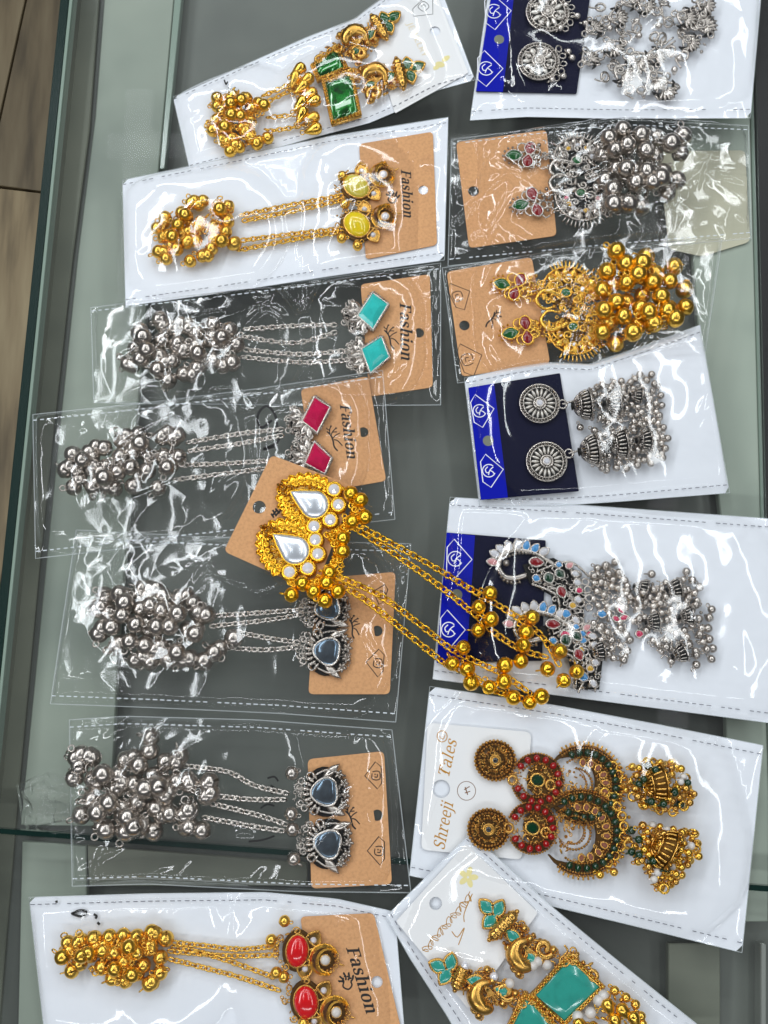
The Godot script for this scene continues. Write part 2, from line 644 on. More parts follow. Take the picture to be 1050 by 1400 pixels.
func counter() -> void:
	# floor planks far below the counter's left edge
	var floor_ := Node3D.new()
	floor_.name = "floor"
	floor_.set_meta("kind", "structure")
	add_child(floor_)
	var fd := (Vector2(-580.5, 441.4) - Vector2(-511.8, -916.0)).normalized()
	fd = Vector2(-0.13, 1).normalized()
	var fe := Vector2(-fd.y, fd.x)
	var f0: Vector2 = Vector2(-509.7, -916.0)
	for k in 5:
		for j in 3:
			var a := f0 + fe * (130.0 * (k - 2) + 1.2) + fd * (-900.0 + j * 800.0 + (230.0 if k % 2 else 0.0) + (160.0 if k == 1 else 0.0))
			var g := Geo.new()
			g.plate(PackedVector2Array([a, a + fe * 127.5, a + fe * 127.5 + fd * 796, a + fd * 796]), -880, -850 - rng.randf() * 0.6, 1.2)
			var o := MeshInstance3D.new()
			o.name = "plank"
			var centre := Vector3(a.x, -850, a.y)
			o.mesh = g.mesh(centre)
			var tone: StandardMaterial3D = M["wood"].duplicate()
			tone.albedo_color = M["wood"].albedo_color * rng.randf_range(0.8, 1.1)
			tone.uv1_offset = Vector3(rng.randf(), rng.randf(), rng.randf())
			o.mesh.surface_set_material(0, tone)
			o.position = centre * MM
			floor_.add_child(o, true)
	var under := Geo.new()
	under.plate(PackedVector2Array([Vector2(-1500, -1500), Vector2(1500, -1500), Vector2(1500, 1500), Vector2(-1500, 1500)]), -920, -900)
	var sub := MeshInstance3D.new()
	sub.name = "ground"
	sub.mesh = under.mesh(Vector3.ZERO)
	sub.mesh.surface_set_material(0, M["panel_dark"])
	sub.set_meta("kind", "structure")
	add_child(sub)

	var c := thing("display_counter", "grey glass display counter the jewellery packs lie on", "display counter", Vector2.ZERO, 0.0)
	base_h = 0.0
	# glass: two panes that meet in a seam, as thin clear sheets with solid green edges
	var g := geo()
	g.flat(PackedVector2Array([Vector2(-169.5, -314.5), Vector2(294.0, -314.5), Vector2(249.5, 182.2), Vector2(-187.3, 151.1)]), -0.3)
	part(c, "glass_pane", g, M["glass"])
	g = geo()
	g.flat(PackedVector2Array([Vector2(-187.1, 154.1), Vector2(249.2, 185.5), Vector2(241.2, 267.9), Vector2(-192.0, 267.9)]), -0.3)
	part(c, "glass_pane", g, M["glass"])
	slab(c, "glass_edge", [Vector2(-177.2, -314.5), Vector2(-172.3, -314.5), Vector2(-191.6, 267.9), Vector2(-195.9, 267.9)], -0.4, 8.0, "glass_edge", 0.3)
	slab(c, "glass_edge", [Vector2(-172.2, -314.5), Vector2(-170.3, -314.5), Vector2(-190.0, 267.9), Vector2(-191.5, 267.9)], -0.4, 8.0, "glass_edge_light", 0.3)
	slab(c, "glass_seam", [Vector2(-194.2, 150.8), Vector2(249.5, 182.6), Vector2(249.3, 185.2), Vector2(-194.0, 153.1)], -0.4, 7.0, "glass_edge")
	slab(c, "side_wall", [Vector2(-179.1, -324.0), Vector2(-172.9, -324.0), Vector2(-193.6, 271.5), Vector2(-198.6, 271.5)], -12.0, 160.0, "panel_grey")
	slab(c, "channel", [Vector2(-179.2, -333.5), Vector2(-163.1, -333.5), Vector2(-164.8, -221.8), Vector2(-170.1, -143.1), Vector2(-173.9, -60.2), Vector2(-177.2, 18.2), Vector2(-181.2, 154.4), Vector2(-183.4, 275.0), Vector2(-202.6, 275.0)], -24.0, 4.0, "panel_grey", 0.6)
	slab(c, "case_floor", [Vector2(-178.2, -345.6), Vector2(331.1, -345.6), Vector2(265.5, 291.7), Vector2(-197.0, 291.7)], -27.0, 6.0, "panel_dark")
	slab(c, "pale_reflection", [Vector2(-158.4, -328.7), Vector2(-118.2, -328.7), Vector2(-123.7, -196.2), Vector2(-129.6, -42.6), Vector2(-133.2, 56.4), Vector2(-133.2, 152.2), Vector2(-176.6, 151.5), Vector2(-172.2, 26.7), Vector2(-169.0, -58.4), Vector2(-165.4, -144.6), Vector2(-160.2, -227.2)], -18.0, 5.0, "reflection_pale", 0.6)  # ceiling reflection in the glass, painted as a pale panel below it
	slab(c, "shelf_edge", [Vector2(-117.8, -327.9), Vector2(-113.4, -327.9), Vector2(-120.2, -195.7), Vector2(-123.0, -195.7)], -17.0, 6.0, "glass_edge_light", 0.5)
	slab(c, "pale_reflection", [Vector2(-175.4, 159.1), Vector2(-144.1, 161.1), Vector2(-137.0, 279.5), Vector2(-170.2, 279.5)], -18.0, 5.0, "reflection_pale", 0.6)  # same pale reflection painted beyond the seam
	slab(c, "grey_shelf", [Vector2(-143.8, 161.1), Vector2(-37.1, 169.2), Vector2(-36.9, 180.0), Vector2(-142.0, 180.0)], -18.5, 5.0, "panel_grey", 0.6)
	slab(c, "warm_reflection", rounded([Vector2(150.6, -205.6), Vector2(198.4, -206.1), Vector2(197.6, -152.2), Vector2(171.1, -143.7), Vector2(153.6, -147.9)], 3.0), -16.4, 0.5, "reflection_cream")  # warm bright reflection on the glass, painted as a cream sheet underneath
	slab(c, "pale_reflection", [Vector2(169.7, -328.7), Vector2(207.5, -328.7), Vector2(203.2, -227.2), Vector2(193.6, -3.7), Vector2(187.9, 141.9), Vector2(183.5, 196.0), Vector2(166.0, 196.0), Vector2(172.9, -3.7), Vector2(167.1, -98.8), Vector2(166.4, -207.2)], -18.0, 5.0, "reflection_light", 0.6)  # right-hand ceiling reflection, painted as a pale panel
	slab(c, "shelf_edge", [Vector2(207.5, -327.9), Vector2(209.6, -327.9), Vector2(195.5, -3.5), Vector2(189.7, 141.8), Vector2(188.0, 141.8), Vector2(193.6, -3.5), Vector2(203.3, -226.6)], -17.0, 6.0, "glass_edge_light", 0.5)
	slab(c, "case_side", [Vector2(210.1, -325.6), Vector2(322.5, -325.6), Vector2(270.9, 175.5), Vector2(188.4, 175.5), Vector2(195.2, -2.8)], -14.0, 8.0, "black")
	slab(c, "grey_shelf", [Vector2(135.4, 205.9), Vector2(160.1, 205.9), Vector2(155.6, 279.5), Vector2(131.6, 279.5)], -18.0, 5.0, "panel_grey", 0.6)
	slab(c, "steel_post", [Vector2(178.6, 205.6), Vector2(181.4, 205.6), Vector2(176.3, 278.9), Vector2(173.6, 278.9)], -16.0, 8.0, "steel", 0.6)

func fashion_card(label: String, corners: Array, hole: Vector2, h: float, words_at: Vector2, words_dir: Vector2, size: float, tree_at: Vector2, tree_up: Vector2, tree: float, fat: bool, flatted := false) -> void:
	var c := card("kraft_card", label, corners, hole, 2.6, h, M["kraft"], 2.4, flatted)
	lettering(c, "Fashion", words_at, words_dir, size * 0.66, M["ink"], 0.3, "Droid Serif", 700, 0.62, 0.95)
	drawn_tree(c, tree_at, tree_up, tree, fat)

func bells_for(root: Node3D, pts: Array, m: Material, r: float, toward: Vector2, first: bool) -> void:
	# the two earrings of a pack share one heap: every other bell belongs to the other earring
	var mine := []
	for i in pts.size():
		if (i % 2 == 0) == first:
			mine.append(pts[i])
	r *= 0.93
	var more := []
	for i in mine.size():
		var near := -1
		for j in pts.size():
			var dd: float = mine[i].distance_to(pts[j])
			if dd > 0.5 and dd < r * 3.2 and (near < 0 or dd < mine[i].distance_to(pts[near])):
				near = j
		if near >= 0 and i % 3 != 2:
			more.append(mine[i].lerp(pts[near], 0.5) + Vector2.from_angle(rng.randf() * TAU) * r * 0.5)
	heap(root, "bell", "bell", m, more, r * 0.95, toward, 1.2)
	heap(root, "bell", "bell", m, mine, r, toward)
	tangle(root, m, mine, 22, r)

func left_packs() -> void:
	var W := "white backed jewellery bags"
	var C := "clear jewellery bags"
	# 1. green stones, far end
	var dir: Vector2 = (Vector2(-79.7, -209.5) - Vector2(-2.0, -257.4)).normalized()
	bag("white backed bag holding the gold earrings with green square stones", W, "white", [Vector2(-113.5, -227.6), Vector2(-76.8, -246.4), Vector2(-41.6, -264.0), Vector2(-15.9, -275.1), Vector2(-10.0, -280.5), Vector2(2.0, -290.4), Vector2(30.0, -297.6)], [Vector2(-103.0, -185.0), Vector2(-67.7, -194.7), Vector2(-33.0, -205.3), Vector2(-7.8, -212.5), Vector2(7.8, -219.8), Vector2(29.4, -232.0), Vector2(49.1, -238.0)], [0.4, 0.4, 0.4, 0.4],
		[[Vector2(-83.6, -209.5), Vector2(-72.0, -211.7), 34.0, 8.0], [Vector2(-33.3, -226.8), Vector2(-21.6, -233.3), 26.0, 7.5], [Vector2(-2.0, -266.2), Vector2(5.9, -242.0), 26.0, 5.0]])
	base_h = 0.7
	var k := card("white_card", "white punched card with faint gold print beside the green stone earrings", [Vector2(-9.9, -274.2), Vector2(26.8, -295.8), Vector2(45.6, -242.0), Vector2(5.9, -217.7)], Vector2(27.8, -267.1), 2.9, 0.7, M["card_white"], 1.0)
	lettering(k, "JEWELRY", Vector2(18.2, -261.8), Vector2(25.2, -247.7) - Vector2(12.3, -277.8), 4.6, M["ink_faint"], 0.0, "Droid Sans", 400, 0.62, 1.25)
	emblem(k, Vector2(21.9, -281.8), Vector2(26.7, -277.4), M["ink"], 1, 0.3)
	var g := geo()
	g.flat(ell(Vector2(30.3, -246.8), 2.6, 1.8, Vector2(1, 0.2), 12), 0.62)
	g.flat(ell(Vector2(33.5, -250.3), 2.6, 1.4, Vector2(1, -0.8), 12), 0.63)
	g.flat(ell(Vector2(28.3, -245.0), 2.0, 1.3, Vector2(1, -0.6), 12), 0.64)
	part(k, "gold_flower_print", g, M["ink_yellow"])
	smudge(k, [[Vector2(-86.0, -237.1), Vector2(-85.0, -234.4), Vector2(-84.2, -236.1)], [Vector2(-83.8, -232.4), Vector2(-81.9, -231.3), Vector2(-79.7, -232.6)]], 0.8)
	base_h = 1.4
	var fr1 := [Vector2(-36.8, -244.6), Vector2(-25.8, -253.8), Vector2(-21.6, -243.2), Vector2(-34.3, -237.3)]
	var fr2 := [Vector2(-31.4, -233.6), Vector2(-17.8, -238.6), Vector2(-14.0, -216.4), Vector2(-27.0, -211.5)]
	var e1 := temple_earring("gold earring with smaller green square stone, upper of its pair", [Vector2(0.3, -273.0), Vector2(5.3, -274.2), Vector2(2.4, -268.3)], [Vector2(-6.8, -274.7), Vector2(1.5, -260.3)], Vector2(-13.0, -258.9), Vector2(-24.5, -245.0), fr1, M["green"], M["green_foil"], 1.28, Vector2(-7.8, -262.6), Vector2(-15.0, -253.3))
	base_h = 2.0
	var e2 := temple_earring("gold earring with larger green square stone, lower of its pair", [Vector2(12.7, -245.0), Vector2(18.0, -243.7), Vector2(14.3, -238.2)], [Vector2(6.5, -248.3), Vector2(10.5, -230.0)], Vector2(-3.0, -235.0), Vector2(-16.1, -225.9), fr2, M["green"], M["green_foil"], 1.28, Vector2(3.3, -237.3), Vector2(-6.7, -232.7))
	base_h = 1.4
	var bp := [Vector2(-89.0, -224.2), Vector2(-80.7, -225.6), Vector2(-73.3, -224.4), Vector2(-86.3, -217.0), Vector2(-89.1, -211.3), Vector2(-90.7, -205.5), Vector2(-85.2, -200.1), Vector2(-81.2, -193.6), Vector2(-76.6, -196.0), Vector2(-80.2, -201.1), Vector2(-77.7, -215.7), Vector2(-81.0, -219.0), Vector2(-80.5, -212.1), Vector2(-70.7, -210.8), Vector2(-75.4, -206.9), Vector2(-82.5, -208.9), Vector2(-70.8, -201.4), Vector2(-67.2, -197.8), Vector2(-61.6, -201.1), Vector2(-67.1, -221.6), Vector2(-70.6, -218.0), Vector2(-63.5, -218.0), Vector2(-83.9, -205.6), Vector2(-75.8, -212.1), Vector2(-75.4, -220.6), Vector2(-73.2, -205.0)]
	bells_for(e1, bp, M["gold"], 3.7, dir, true)
	bells_for(e2, bp, M["gold"], 3.7, dir, false)
	buds(e1, [Vector2(-45.4, -240.4), Vector2(-47.6, -235.5), Vector2(-41.1, -234.4), Vector2(-43.6, -230.4)], -dir, M["gold"], 1.2)
	buds(e2, [Vector2(-44.1, -220.5), Vector2(-37.3, -221.7), Vector2(-39.3, -226.4), Vector2(-38.0, -212.3), Vector2(-36.7, -205.5), Vector2(-43.4, -214.1)], -dir, M["gold"], 1.2)
	chains(e1, M["gold"], [[Vector2(-47.3, -235.5), Vector2(-55.5, -231.3), Vector2(-65.2, -226.8)], [Vector2(-46.4, -232.2), Vector2(-54.6, -227.7), Vector2(-64.3, -222.3)]], 2.4, 0.46)
	chains(e2, M["gold"], [[Vector2(-46.2, -215.9), Vector2(-53.5, -215.0), Vector2(-62.5, -214.1)], [Vector2(-40.4, -210.6), Vector2(-50.1, -207.9), Vector2(-61.5, -206.1)]], 2.4, 0.46)

	# 2. yellow stones
	dir = (Vector2(-85.8, -150.9) - Vector2(-13.4, -161.2)).normalized()
	bag("white backed bag holding the gold earrings with yellow oval stones", W, "white", [Vector2(-138.2, -178.7), Vector2(-86.9, -190.4), Vector2(-29.1, -204.0), Vector2(34.3, -215.1)], [Vector2(-133.3, -108.0), Vector2(-84.7, -115.2), Vector2(-28.3, -124.4), Vector2(31.4, -133.3)], [1.2, 1.6, 1.2, 1.6],
		[[Vector2(-108.5, -148.8), Vector2(-85.8, -150.9), 36.0, 8.5], [Vector2(-14.2, -175.7), Vector2(-13.3, -144.7), 30.0, 7.5], [Vector2(-74.3, -150.9), Vector2(-21.0, -159.1), 12.0, 3.5]])
	fashion_card("brown kraft card printed Fashion behind the yellow oval stones", [Vector2(-13.2, -198.9), Vector2(26.0, -206.1), Vector2(27.7, -141.5), Vector2(-9.5, -133.3)], Vector2(-32.1, -126.4) * 0.0 + Vector2(20.7, -172.4), 2.1, Vector2(12.1, -169.9), Vector2(12.7, -157.8) - Vector2(11.6, -182.1), 11.0, Vector2(4.5, -167.8), Vector2(6.9, -174.9) - Vector2(4.2, -162.1), 4.2, true)
	base_h = 2.7
	e1 = crescent_earring("gold earring with pale yellow oval stone, upper of its pair", Vector2(-14.5, -173.0), Vector2(-0.4, -179.9), 7.4, 5.8, 1.2, M["pale_yellow"], M["rhinestone"], [Vector2(-21.8, -178.8), Vector2(-20.4, -162.8)])
	e2 = crescent_earring("gold earring with bright yellow oval stone, lower of its pair", Vector2(-14.1, -151.5), Vector2(0.6, -156.1), 7.5, 6.2, 1.2, M["yellow"], M["rhinestone"], [Vector2(-21.9, -143.7), Vector2(-13.7, -139.5)])
	bp = [Vector2(-94.3, -164.4), Vector2(-100.6, -162.9), Vector2(-105.2, -157.3), Vector2(-113.7, -154.6), Vector2(-117.7, -149.1), Vector2(-114.1, -144.1), Vector2(-86.5, -161.4), Vector2(-81.1, -161.4), Vector2(-81.2, -152.7), Vector2(-87.9, -150.0), Vector2(-96.4, -149.1), Vector2(-101.5, -147.2), Vector2(-102.1, -140.8), Vector2(-108.9, -142.6), Vector2(-107.0, -136.8), Vector2(-116.3, -135.7), Vector2(-112.4, -132.1), Vector2(-100.0, -130.8), Vector2(-93.8, -133.5), Vector2(-89.2, -137.5), Vector2(-81.8, -146.3), Vector2(-77.1, -140.5), Vector2(-87.7, -143.0), Vector2(-97.0, -141.7), Vector2(-102.5, -154.0), Vector2(-95.2, -152.7), Vector2(-84.7, -157.3), Vector2(-106.3, -149.1), Vector2(-83.4, -139.9)]
	bells_for(e1, bp, M["gold"], 3.8, dir, true)
	bells_for(e2, bp, M["gold"], 3.8, dir, false)
	chains(e1, M["gold"], [[Vector2(-21.5, -168.5), Vector2(-47.2, -163.3), Vector2(-75.3, -157.0)], [Vector2(-21.5, -165.7), Vector2(-47.1, -159.6), Vector2(-73.5, -154.0)]], 2.5, 0.48)
	chains(e2, M["gold"], [[Vector2(-21.4, -149.6), Vector2(-46.9, -146.7), Vector2(-74.1, -143.0)], [Vector2(-21.4, -147.8), Vector2(-46.9, -143.6), Vector2(-75.6, -137.5)]], 2.5, 0.48)

	# 3. turquoise stones
	dir = (Vector2(-98.6, -82.7) - Vector2(-7.5, -94.5)).normalized()
	bag("clear bag holding the silver earrings with turquoise square stones", C, "clear", [Vector2(-151.3, -107.6), Vector2(-84.7, -116.0), Vector2(-17.0, -125.6), Vector2(29.5, -132.1)], [Vector2(-147.1, -56.4), Vector2(-82.9, -55.6), Vector2(-27.6, -54.8), Vector2(28.7, -55.2)], [0.3, 0.5, 0.3, 0.5],
		[[Vector2(-117.1, -80.8), Vector2(-80.1, -86.6), 40.0, 9.0], [Vector2(-9.4, -102.4), Vector2(-9.3, -82.7), 30.0, 6.0], [Vector2(-72.7, -86.6), Vector2(-20.5, -90.6), 16.0, 3.5]], {"welds": [0]})
	fashion_card("brown kraft card printed Fashion behind the turquoise square stones", [Vector2(-12.1, -120.0), Vector2(23.8, -125.6), Vector2(24.8, -64.4), Vector2(-7.4, -59.4)], Vector2(18.0, -93.5), 0.9, Vector2(11.2, -93.8), Vector2(10.5, -78.6) - Vector2(10.0, -109.6), 12.5, Vector2(3.0, -91.3), Vector2(5.5, -98.0) - Vector2(2.7, -85.2), 6.0, false, true)
	base_h = 1.5
	e1 = square_earring("silver earring with turquoise square stone, upper of its pair", [Vector2(-5.8, -114.1), Vector2(2.1, -107.6), Vector2(-5.7, -94.1), Vector2(-13.6, -101.5)], Vector2(-21.5, -98.0), M["turquoise"])
	e2 = square_earring("silver earring with turquoise square stone partly under the magenta pair's bag", [Vector2(-1.2, -90.3), Vector2(2.7, -79.2), Vector2(-6.9, -70.7), Vector2(-11.5, -83.6)], Vector2(-22.6, -80.2), M["turquoise"])
	bp = [Vector2(-114.1, -98.9), Vector2(-124.0, -93.3), Vector2(-107.2, -93.9), Vector2(-99.4, -95.7), Vector2(-113.0, -87.8), Vector2(-126.2, -83.5), Vector2(-129.5, -75.3), Vector2(-95.7, -84.7), Vector2(-113.7, -79.2), Vector2(-107.3, -76.9), Vector2(-113.8, -71.4), Vector2(-108.8, -66.4), Vector2(-101.1, -69.9), Vector2(-94.2, -73.0), Vector2(-101.5, -81.6), Vector2(-87.5, -96.1), Vector2(-78.8, -93.3), Vector2(-88.0, -87.4), Vector2(-74.9, -85.5), Vector2(-86.5, -77.3), Vector2(-76.8, -75.7), Vector2(-121.2, -87.8), Vector2(-119.0, -80.4), Vector2(-122.5, -76.9), Vector2(-95.2, -91.4), Vector2(-104.7, -85.9), Vector2(-81.6, -87.4), Vector2(-93.3, -79.2)]
	bells_for(e1, bp, M["silver"], 4.7, dir, true)
	bells_for(e2, bp, M["silver"], 4.7, dir, false)
	chains(e1, M["pale_silver"], [[Vector2(-24.4, -97.2), Vector2(-46.2, -96.6), Vector2(-71.6, -94.7)], [Vector2(-24.4, -93.3), Vector2(-46.1, -87.4), Vector2(-72.4, -90.9)]], 2.6, 0.5)
	chains(e2, M["pale_silver"], [[Vector2(-15.3, -83.8), Vector2(-42.3, -81.3), Vector2(-71.3, -83.8)], [Vector2(-15.2, -78.5), Vector2(-42.3, -77.0), Vector2(-73.0, -80.0)]], 2.6, 0.5)

	# 4. magenta stones
	dir = (Vector2(-125.7, -23.3) - Vector2(-38.4, -36.5)).normalized()
	var b4 := bag("clear bag holding the silver earrings with magenta square stones", C, "clear", [Vector2(-177.2, -49.8), Vector2(-119.8, -55.6), Vector2(-64.6, -62.5), Vector2(-0.7, -71.8)], [Vector2(-171.5, 23.5), Vector2(-116.6, 17.3), Vector2(-52.2, 10.4), Vector2(5.4, 4.1)], [1.6, 5.5, 0.6, 1.6],
		[[Vector2(-149.2, -21.5), Vector2(-105.8, -27.1), 42.0, 9.0], [Vector2(-36.7, -46.0), Vector2(-36.4, -25.2), 28.0, 6.5], [Vector2(-100.4, -30.9), Vector2(-49.4, -36.5), 16.0, 3.5]])
	base_h = 2.4
	smudge(b4, [spline([Vector2(-53.4, -39.7), Vector2(-54.5, -48.2), Vector2(-58.3, -53.5), Vector2(-61.9, -51.9), Vector2(-63.6, -47.2), Vector2(-61.3, -42.5), Vector2(-56.3, -46.3)], 3), [Vector2(-52.1, -37.8), Vector2(-54.2, -34.0), Vector2(-60.5, -31.2), Vector2(-53.3, -33.1)]], 1.3)
	fashion_card("brown kraft card printed Fashion behind the magenta square stones", [Vector2(-42.1, -62.5), Vector2(-8.1, -69.5), Vector2(1.1, -15.1), Vector2(-33.7, -8.8)], Vector2(-10.4, -40.1), 3.2, Vector2(-17.7, -40.1), Vector2(-16.4, -25.2) - Vector2(-20.4, -54.2), 11.5, Vector2(-25.6, -36.9), Vector2(-24.1, -43.4) - Vector2(-26.4, -30.4), 6.0, false, true)
	base_h = 3.9
	e1 = square_earring("silver earring with magenta square stone, upper of its pair", [Vector2(-34.8, -57.5), Vector2(-27.0, -51.9), Vector2(-33.4, -38.8), Vector2(-40.9, -45.0)], Vector2(-48.5, -40.1), M["magenta"])
	e2 = square_earring("silver earring with magenta square stone, half under the loose card", [Vector2(-34.6, -34.3), Vector2(-26.1, -25.9), Vector2(-29.4, -17.8), Vector2(-39.2, -23.3)], Vector2(-48.3, -29.1), M["magenta"])
	base_h = 1.9
	bp = [Vector2(-154.4, -27.9), Vector2(-146.3, -29.0), Vector2(-139.2, -31.2), Vector2(-130.3, -35.4), Vector2(-122.3, -38.4), Vector2(-157.5, -20.1), Vector2(-152.1, -19.2), Vector2(-153.4, -11.2), Vector2(-143.6, -11.2), Vector2(-133.1, -10.5), Vector2(-123.8, -11.8), Vector2(-111.6, -10.8), Vector2(-144.0, -20.1), Vector2(-137.8, -21.6), Vector2(-130.8, -26.6), Vector2(-124.6, -28.4), Vector2(-117.3, -27.1), Vector2(-109.2, -26.6), Vector2(-101.9, -26.6), Vector2(-106.6, -20.1), Vector2(-110.5, -36.9), Vector2(-102.9, -37.8), Vector2(-117.0, -19.2), Vector2(-131.3, -18.2), Vector2(-124.2, -20.1), Vector2(-147.8, -23.8), Vector2(-120.2, -32.2), Vector2(-136.6, -14.5)]
	bells_for(e1, bp, M["silver"], 4.7, dir, true)
	bells_for(e2, bp, M["silver"], 4.7, dir, false)
	base_h = 2.4
	chains(e1, M["pale_silver"], [[Vector2(-50.7, -41.6), Vector2(-72.5, -39.1), Vector2(-98.6, -34.6)], [Vector2(-50.7, -38.4), Vector2(-72.3, -34.0), Vector2(-97.6, -30.3)]], 2.6, 0.5)
	chains(e2, M["pale_silver"], [[Vector2(-55.9, -25.3), Vector2(-79.3, -23.8), Vector2(-102.7, -22.9)], [Vector2(-55.8, -21.6), Vector2(-79.1, -18.6), Vector2(-104.2, -15.5)]], 2.6, 0.5)

	# 5. smoky mirrors behind the loose pair
	dir = (Vector2(-122.1, 55.0) - Vector2(-30.0, 62.0)).normalized()
	bag("clear bag holding the silver mirror earrings lying half under the loose gold pair", C, "clear", [Vector2(-152.2, 9.3), Vector2(-98.9, 12.2), Vector2(-44.9, 14.7), Vector2(13.3, 16.2)], [Vector2(-160.0, 94.0), Vector2(-113.2, 95.7), Vector2(-50.5, 98.5), Vector2(5.6, 102.6)], [0.8, 0.6, 0.4, 0.5],
		[[Vector2(-132.7, 55.0), Vector2(-86.7, 55.0), 56.0, 10.0], [Vector2(-28.4, 44.3), Vector2(-28.2, 69.1), 34.0, 7.0], [Vector2(-79.5, 58.5), Vector2(-44.2, 58.5), 18.0, 4.0]])
	k = card("kraft_card", "brown kraft card with two emblems under the tangled gold chains", [Vector2(-33.2, 33.6), Vector2(5.7, 30.3), Vector2(2.8, 89.5), Vector2(-36.3, 89.5)], Vector2(-3.3, 59.2), 2.6, 1.1, M["kraft"], 2.6, true)
	emblem(k, Vector2(-1.4, 41.3), Vector2(-5.3, 40.0), M["ink"], 1)
	emblem(k, Vector2(-3.3, 74.6), Vector2(-8.6, 74.2), M["ink"], 1)
	drawn_tree(k, Vector2(-15.1, 57.1), Vector2(-12.6, 53.3) - Vector2(-15.8, 60.3), 5.0, false)
	base_h = 1.7
	e1 = mirror_earring("silver mirror earring covered by the gold bells of the loose pair", Vector2(-27.1, 48.1), Vector2(-39.8, 51.3), 1.05, [])
	e2 = mirror_earring("silver mirror earring below the loose gold pair, lower of its pair", Vector2(-27.2, 69.2), Vector2(-40.9, 67.3), 1.12, [])
	bp = [Vector2(-135.4, 42.2), Vector2(-138.5, 49.2), Vector2(-132.0, 50.6), Vector2(-137.0, 61.1), Vector2(-127.5, 42.2), Vector2(-130.2, 58.0), Vector2(-118.7, 42.2), Vector2(-113.5, 39.5), Vector2(-107.2, 42.5), Vector2(-99.2, 43.6), Vector2(-92.1, 46.1), Vector2(-128.0, 66.7), Vector2(-119.0, 73.6), Vector2(-111.7, 74.5), Vector2(-103.3, 73.6), Vector2(-124.7, 52.7), Vector2(-117.1, 49.2), Vector2(-112.3, 47.5), Vector2(-106.9, 50.1), Vector2(-103.3, 51.3), Vector2(-113.5, 58.9), Vector2(-121.1, 65.0), Vector2(-114.1, 66.7), Vector2(-102.2, 58.0), Vector2(-94.3, 58.9), Vector2(-85.8, 51.9), Vector2(-89.8, 61.5), Vector2(-92.9, 72.8), Vector2(-85.9, 74.0), Vector2(-81.2, 69.8), Vector2(-98.2, 70.2), Vector2(-107.1, 66.7), Vector2(-72.3, 63.2), Vector2(-123.7, 46.6), Vector2(-118.0, 57.1), Vector2(-98.1, 51.9), Vector2(-108.3, 58.0)]
	bells_for(e1, bp, M["silver"], 4.8, dir, true)
	bells_for(e2, bp, M["silver"], 4.8, dir, false)
	chains(e1, M["pale_silver"], [[Vector2(-39.3, 48.9), Vector2(-59.5, 50.6), Vector2(-81.4, 51.9)], [Vector2(-39.3, 51.3), Vector2(-59.4, 54.5), Vector2(-83.9, 57.1)]], 2.6, 0.5)
	chains(e2, M["pale_silver"], [[Vector2(-40.8, 65.0), Vector2(-55.7, 62.9), Vector2(-71.5, 59.8)], [Vector2(-41.7, 67.1), Vector2(-59.1, 68.5), Vector2(-80.1, 66.7)]], 2.6, 0.5)

	# 6. smoky mirrors near the seam
	dir = (Vector2(-125.0, 140.6) - Vector2(-29.1, 143.9)).normalized()
	var b6 := bag("clear bag holding the silver mirror earrings near the glass seam", C, "clear", [Vector2(-150.5, 101.6), Vector2(-124.2, 99.9), Vector2(-60.8, 101.6), Vector2(3.8, 106.3)], [Vector2(-144.8, 177.5), Vector2(-109.7, 176.5), Vector2(-42.2, 179.8), Vector2(12.5, 180.4)], [0.4, 0.4, 0.4, 0.4],
		[[Vector2(-142.5, 133.9), Vector2(-87.5, 133.9), 60.0, 11.0], [Vector2(-29.3, 127.3), Vector2(-28.9, 157.1), 34.0, 7.0], [Vector2(-84.1, 133.9), Vector2(-46.2, 140.6), 20.0, 4.5]])
	var scrap := thing("plastic_scrap", "crumpled scrap of clear plastic film by the glass seam at the left", "plastic scrap", Vector2(-157.2, 139.9), 0.3)
	var sf := []
	for i in 46:
		var a: Vector2 = Vector2(-157.2, 139.9) + Vector2.from_angle(rng.randf() * TAU) * sqrt(rng.randf()) * 17.0
		sf.append([a, a + Vector2.from_angle(rng.randf() * TAU) * rng.randf_range(5, 16), rng.randf_range(1.4, 2.8), rng.randf_range(1.0, 3.0)])
	part(scrap, "film_sheet", sheet_of([Vector2(-172.9, 131.3), Vector2(-156.8, 123.9), Vector2(-142.1, 127.9)], [Vector2(-168.9, 149.8), Vector2(-155.0, 154.4), Vector2(-142.1, 152.5)], [0.4, 0.4, 0.4, 0.4], 1.0, [[Vector2(-159.3, 138.9), Vector2(-150.7, 140.6), 24.0, 5.0]], sf), M["film_crinkled"])
	part(scrap, "folded_layer", sheet_of([Vector2(-169.9, 133.9), Vector2(-158.6, 127.9), Vector2(-146.7, 131.9)], [Vector2(-166.0, 152.5), Vector2(-156.6, 149.8), Vector2(-145.2, 147.2)], [2.4, 1.4, 1.4, 2.4], 1.0, [[Vector2(-159.3, 138.9), Vector2(-150.7, 140.6), 20.0, 4.0]], sf.slice(0, 30)), M["film_crinkled"])
	base_h = 0.6
	smudge(b6, [[Vector2(-55.1, 128.7), Vector2(-51.8, 128.0), Vector2(-49.9, 130.1)], [Vector2(-53.5, 131.9), Vector2(-51.7, 133.4), Vector2(-53.1, 135.9)], [Vector2(-63.2, 157.4), Vector2(-56.7, 156.7), Vector2(-51.2, 154.9)], [Vector2(-58.0, 142.4), Vector2(-54.9, 140.6), Vector2(-51.5, 141.3)]], 0.9)
	k = card("kraft_card", "brown kraft card with two emblems behind the mirror earrings near the glass seam", [Vector2(-36.2, 119.9), Vector2(0.0, 116.2), Vector2(3.7, 176.5), Vector2(-33.7, 178.5)], Vector2(-3.2, 145.6), 2.6, 0.9, M["kraft"], 2.6, true)
	emblem(k, Vector2(-4.1, 127.4), Vector2(-9.1, 127.6), M["ink"], 1)
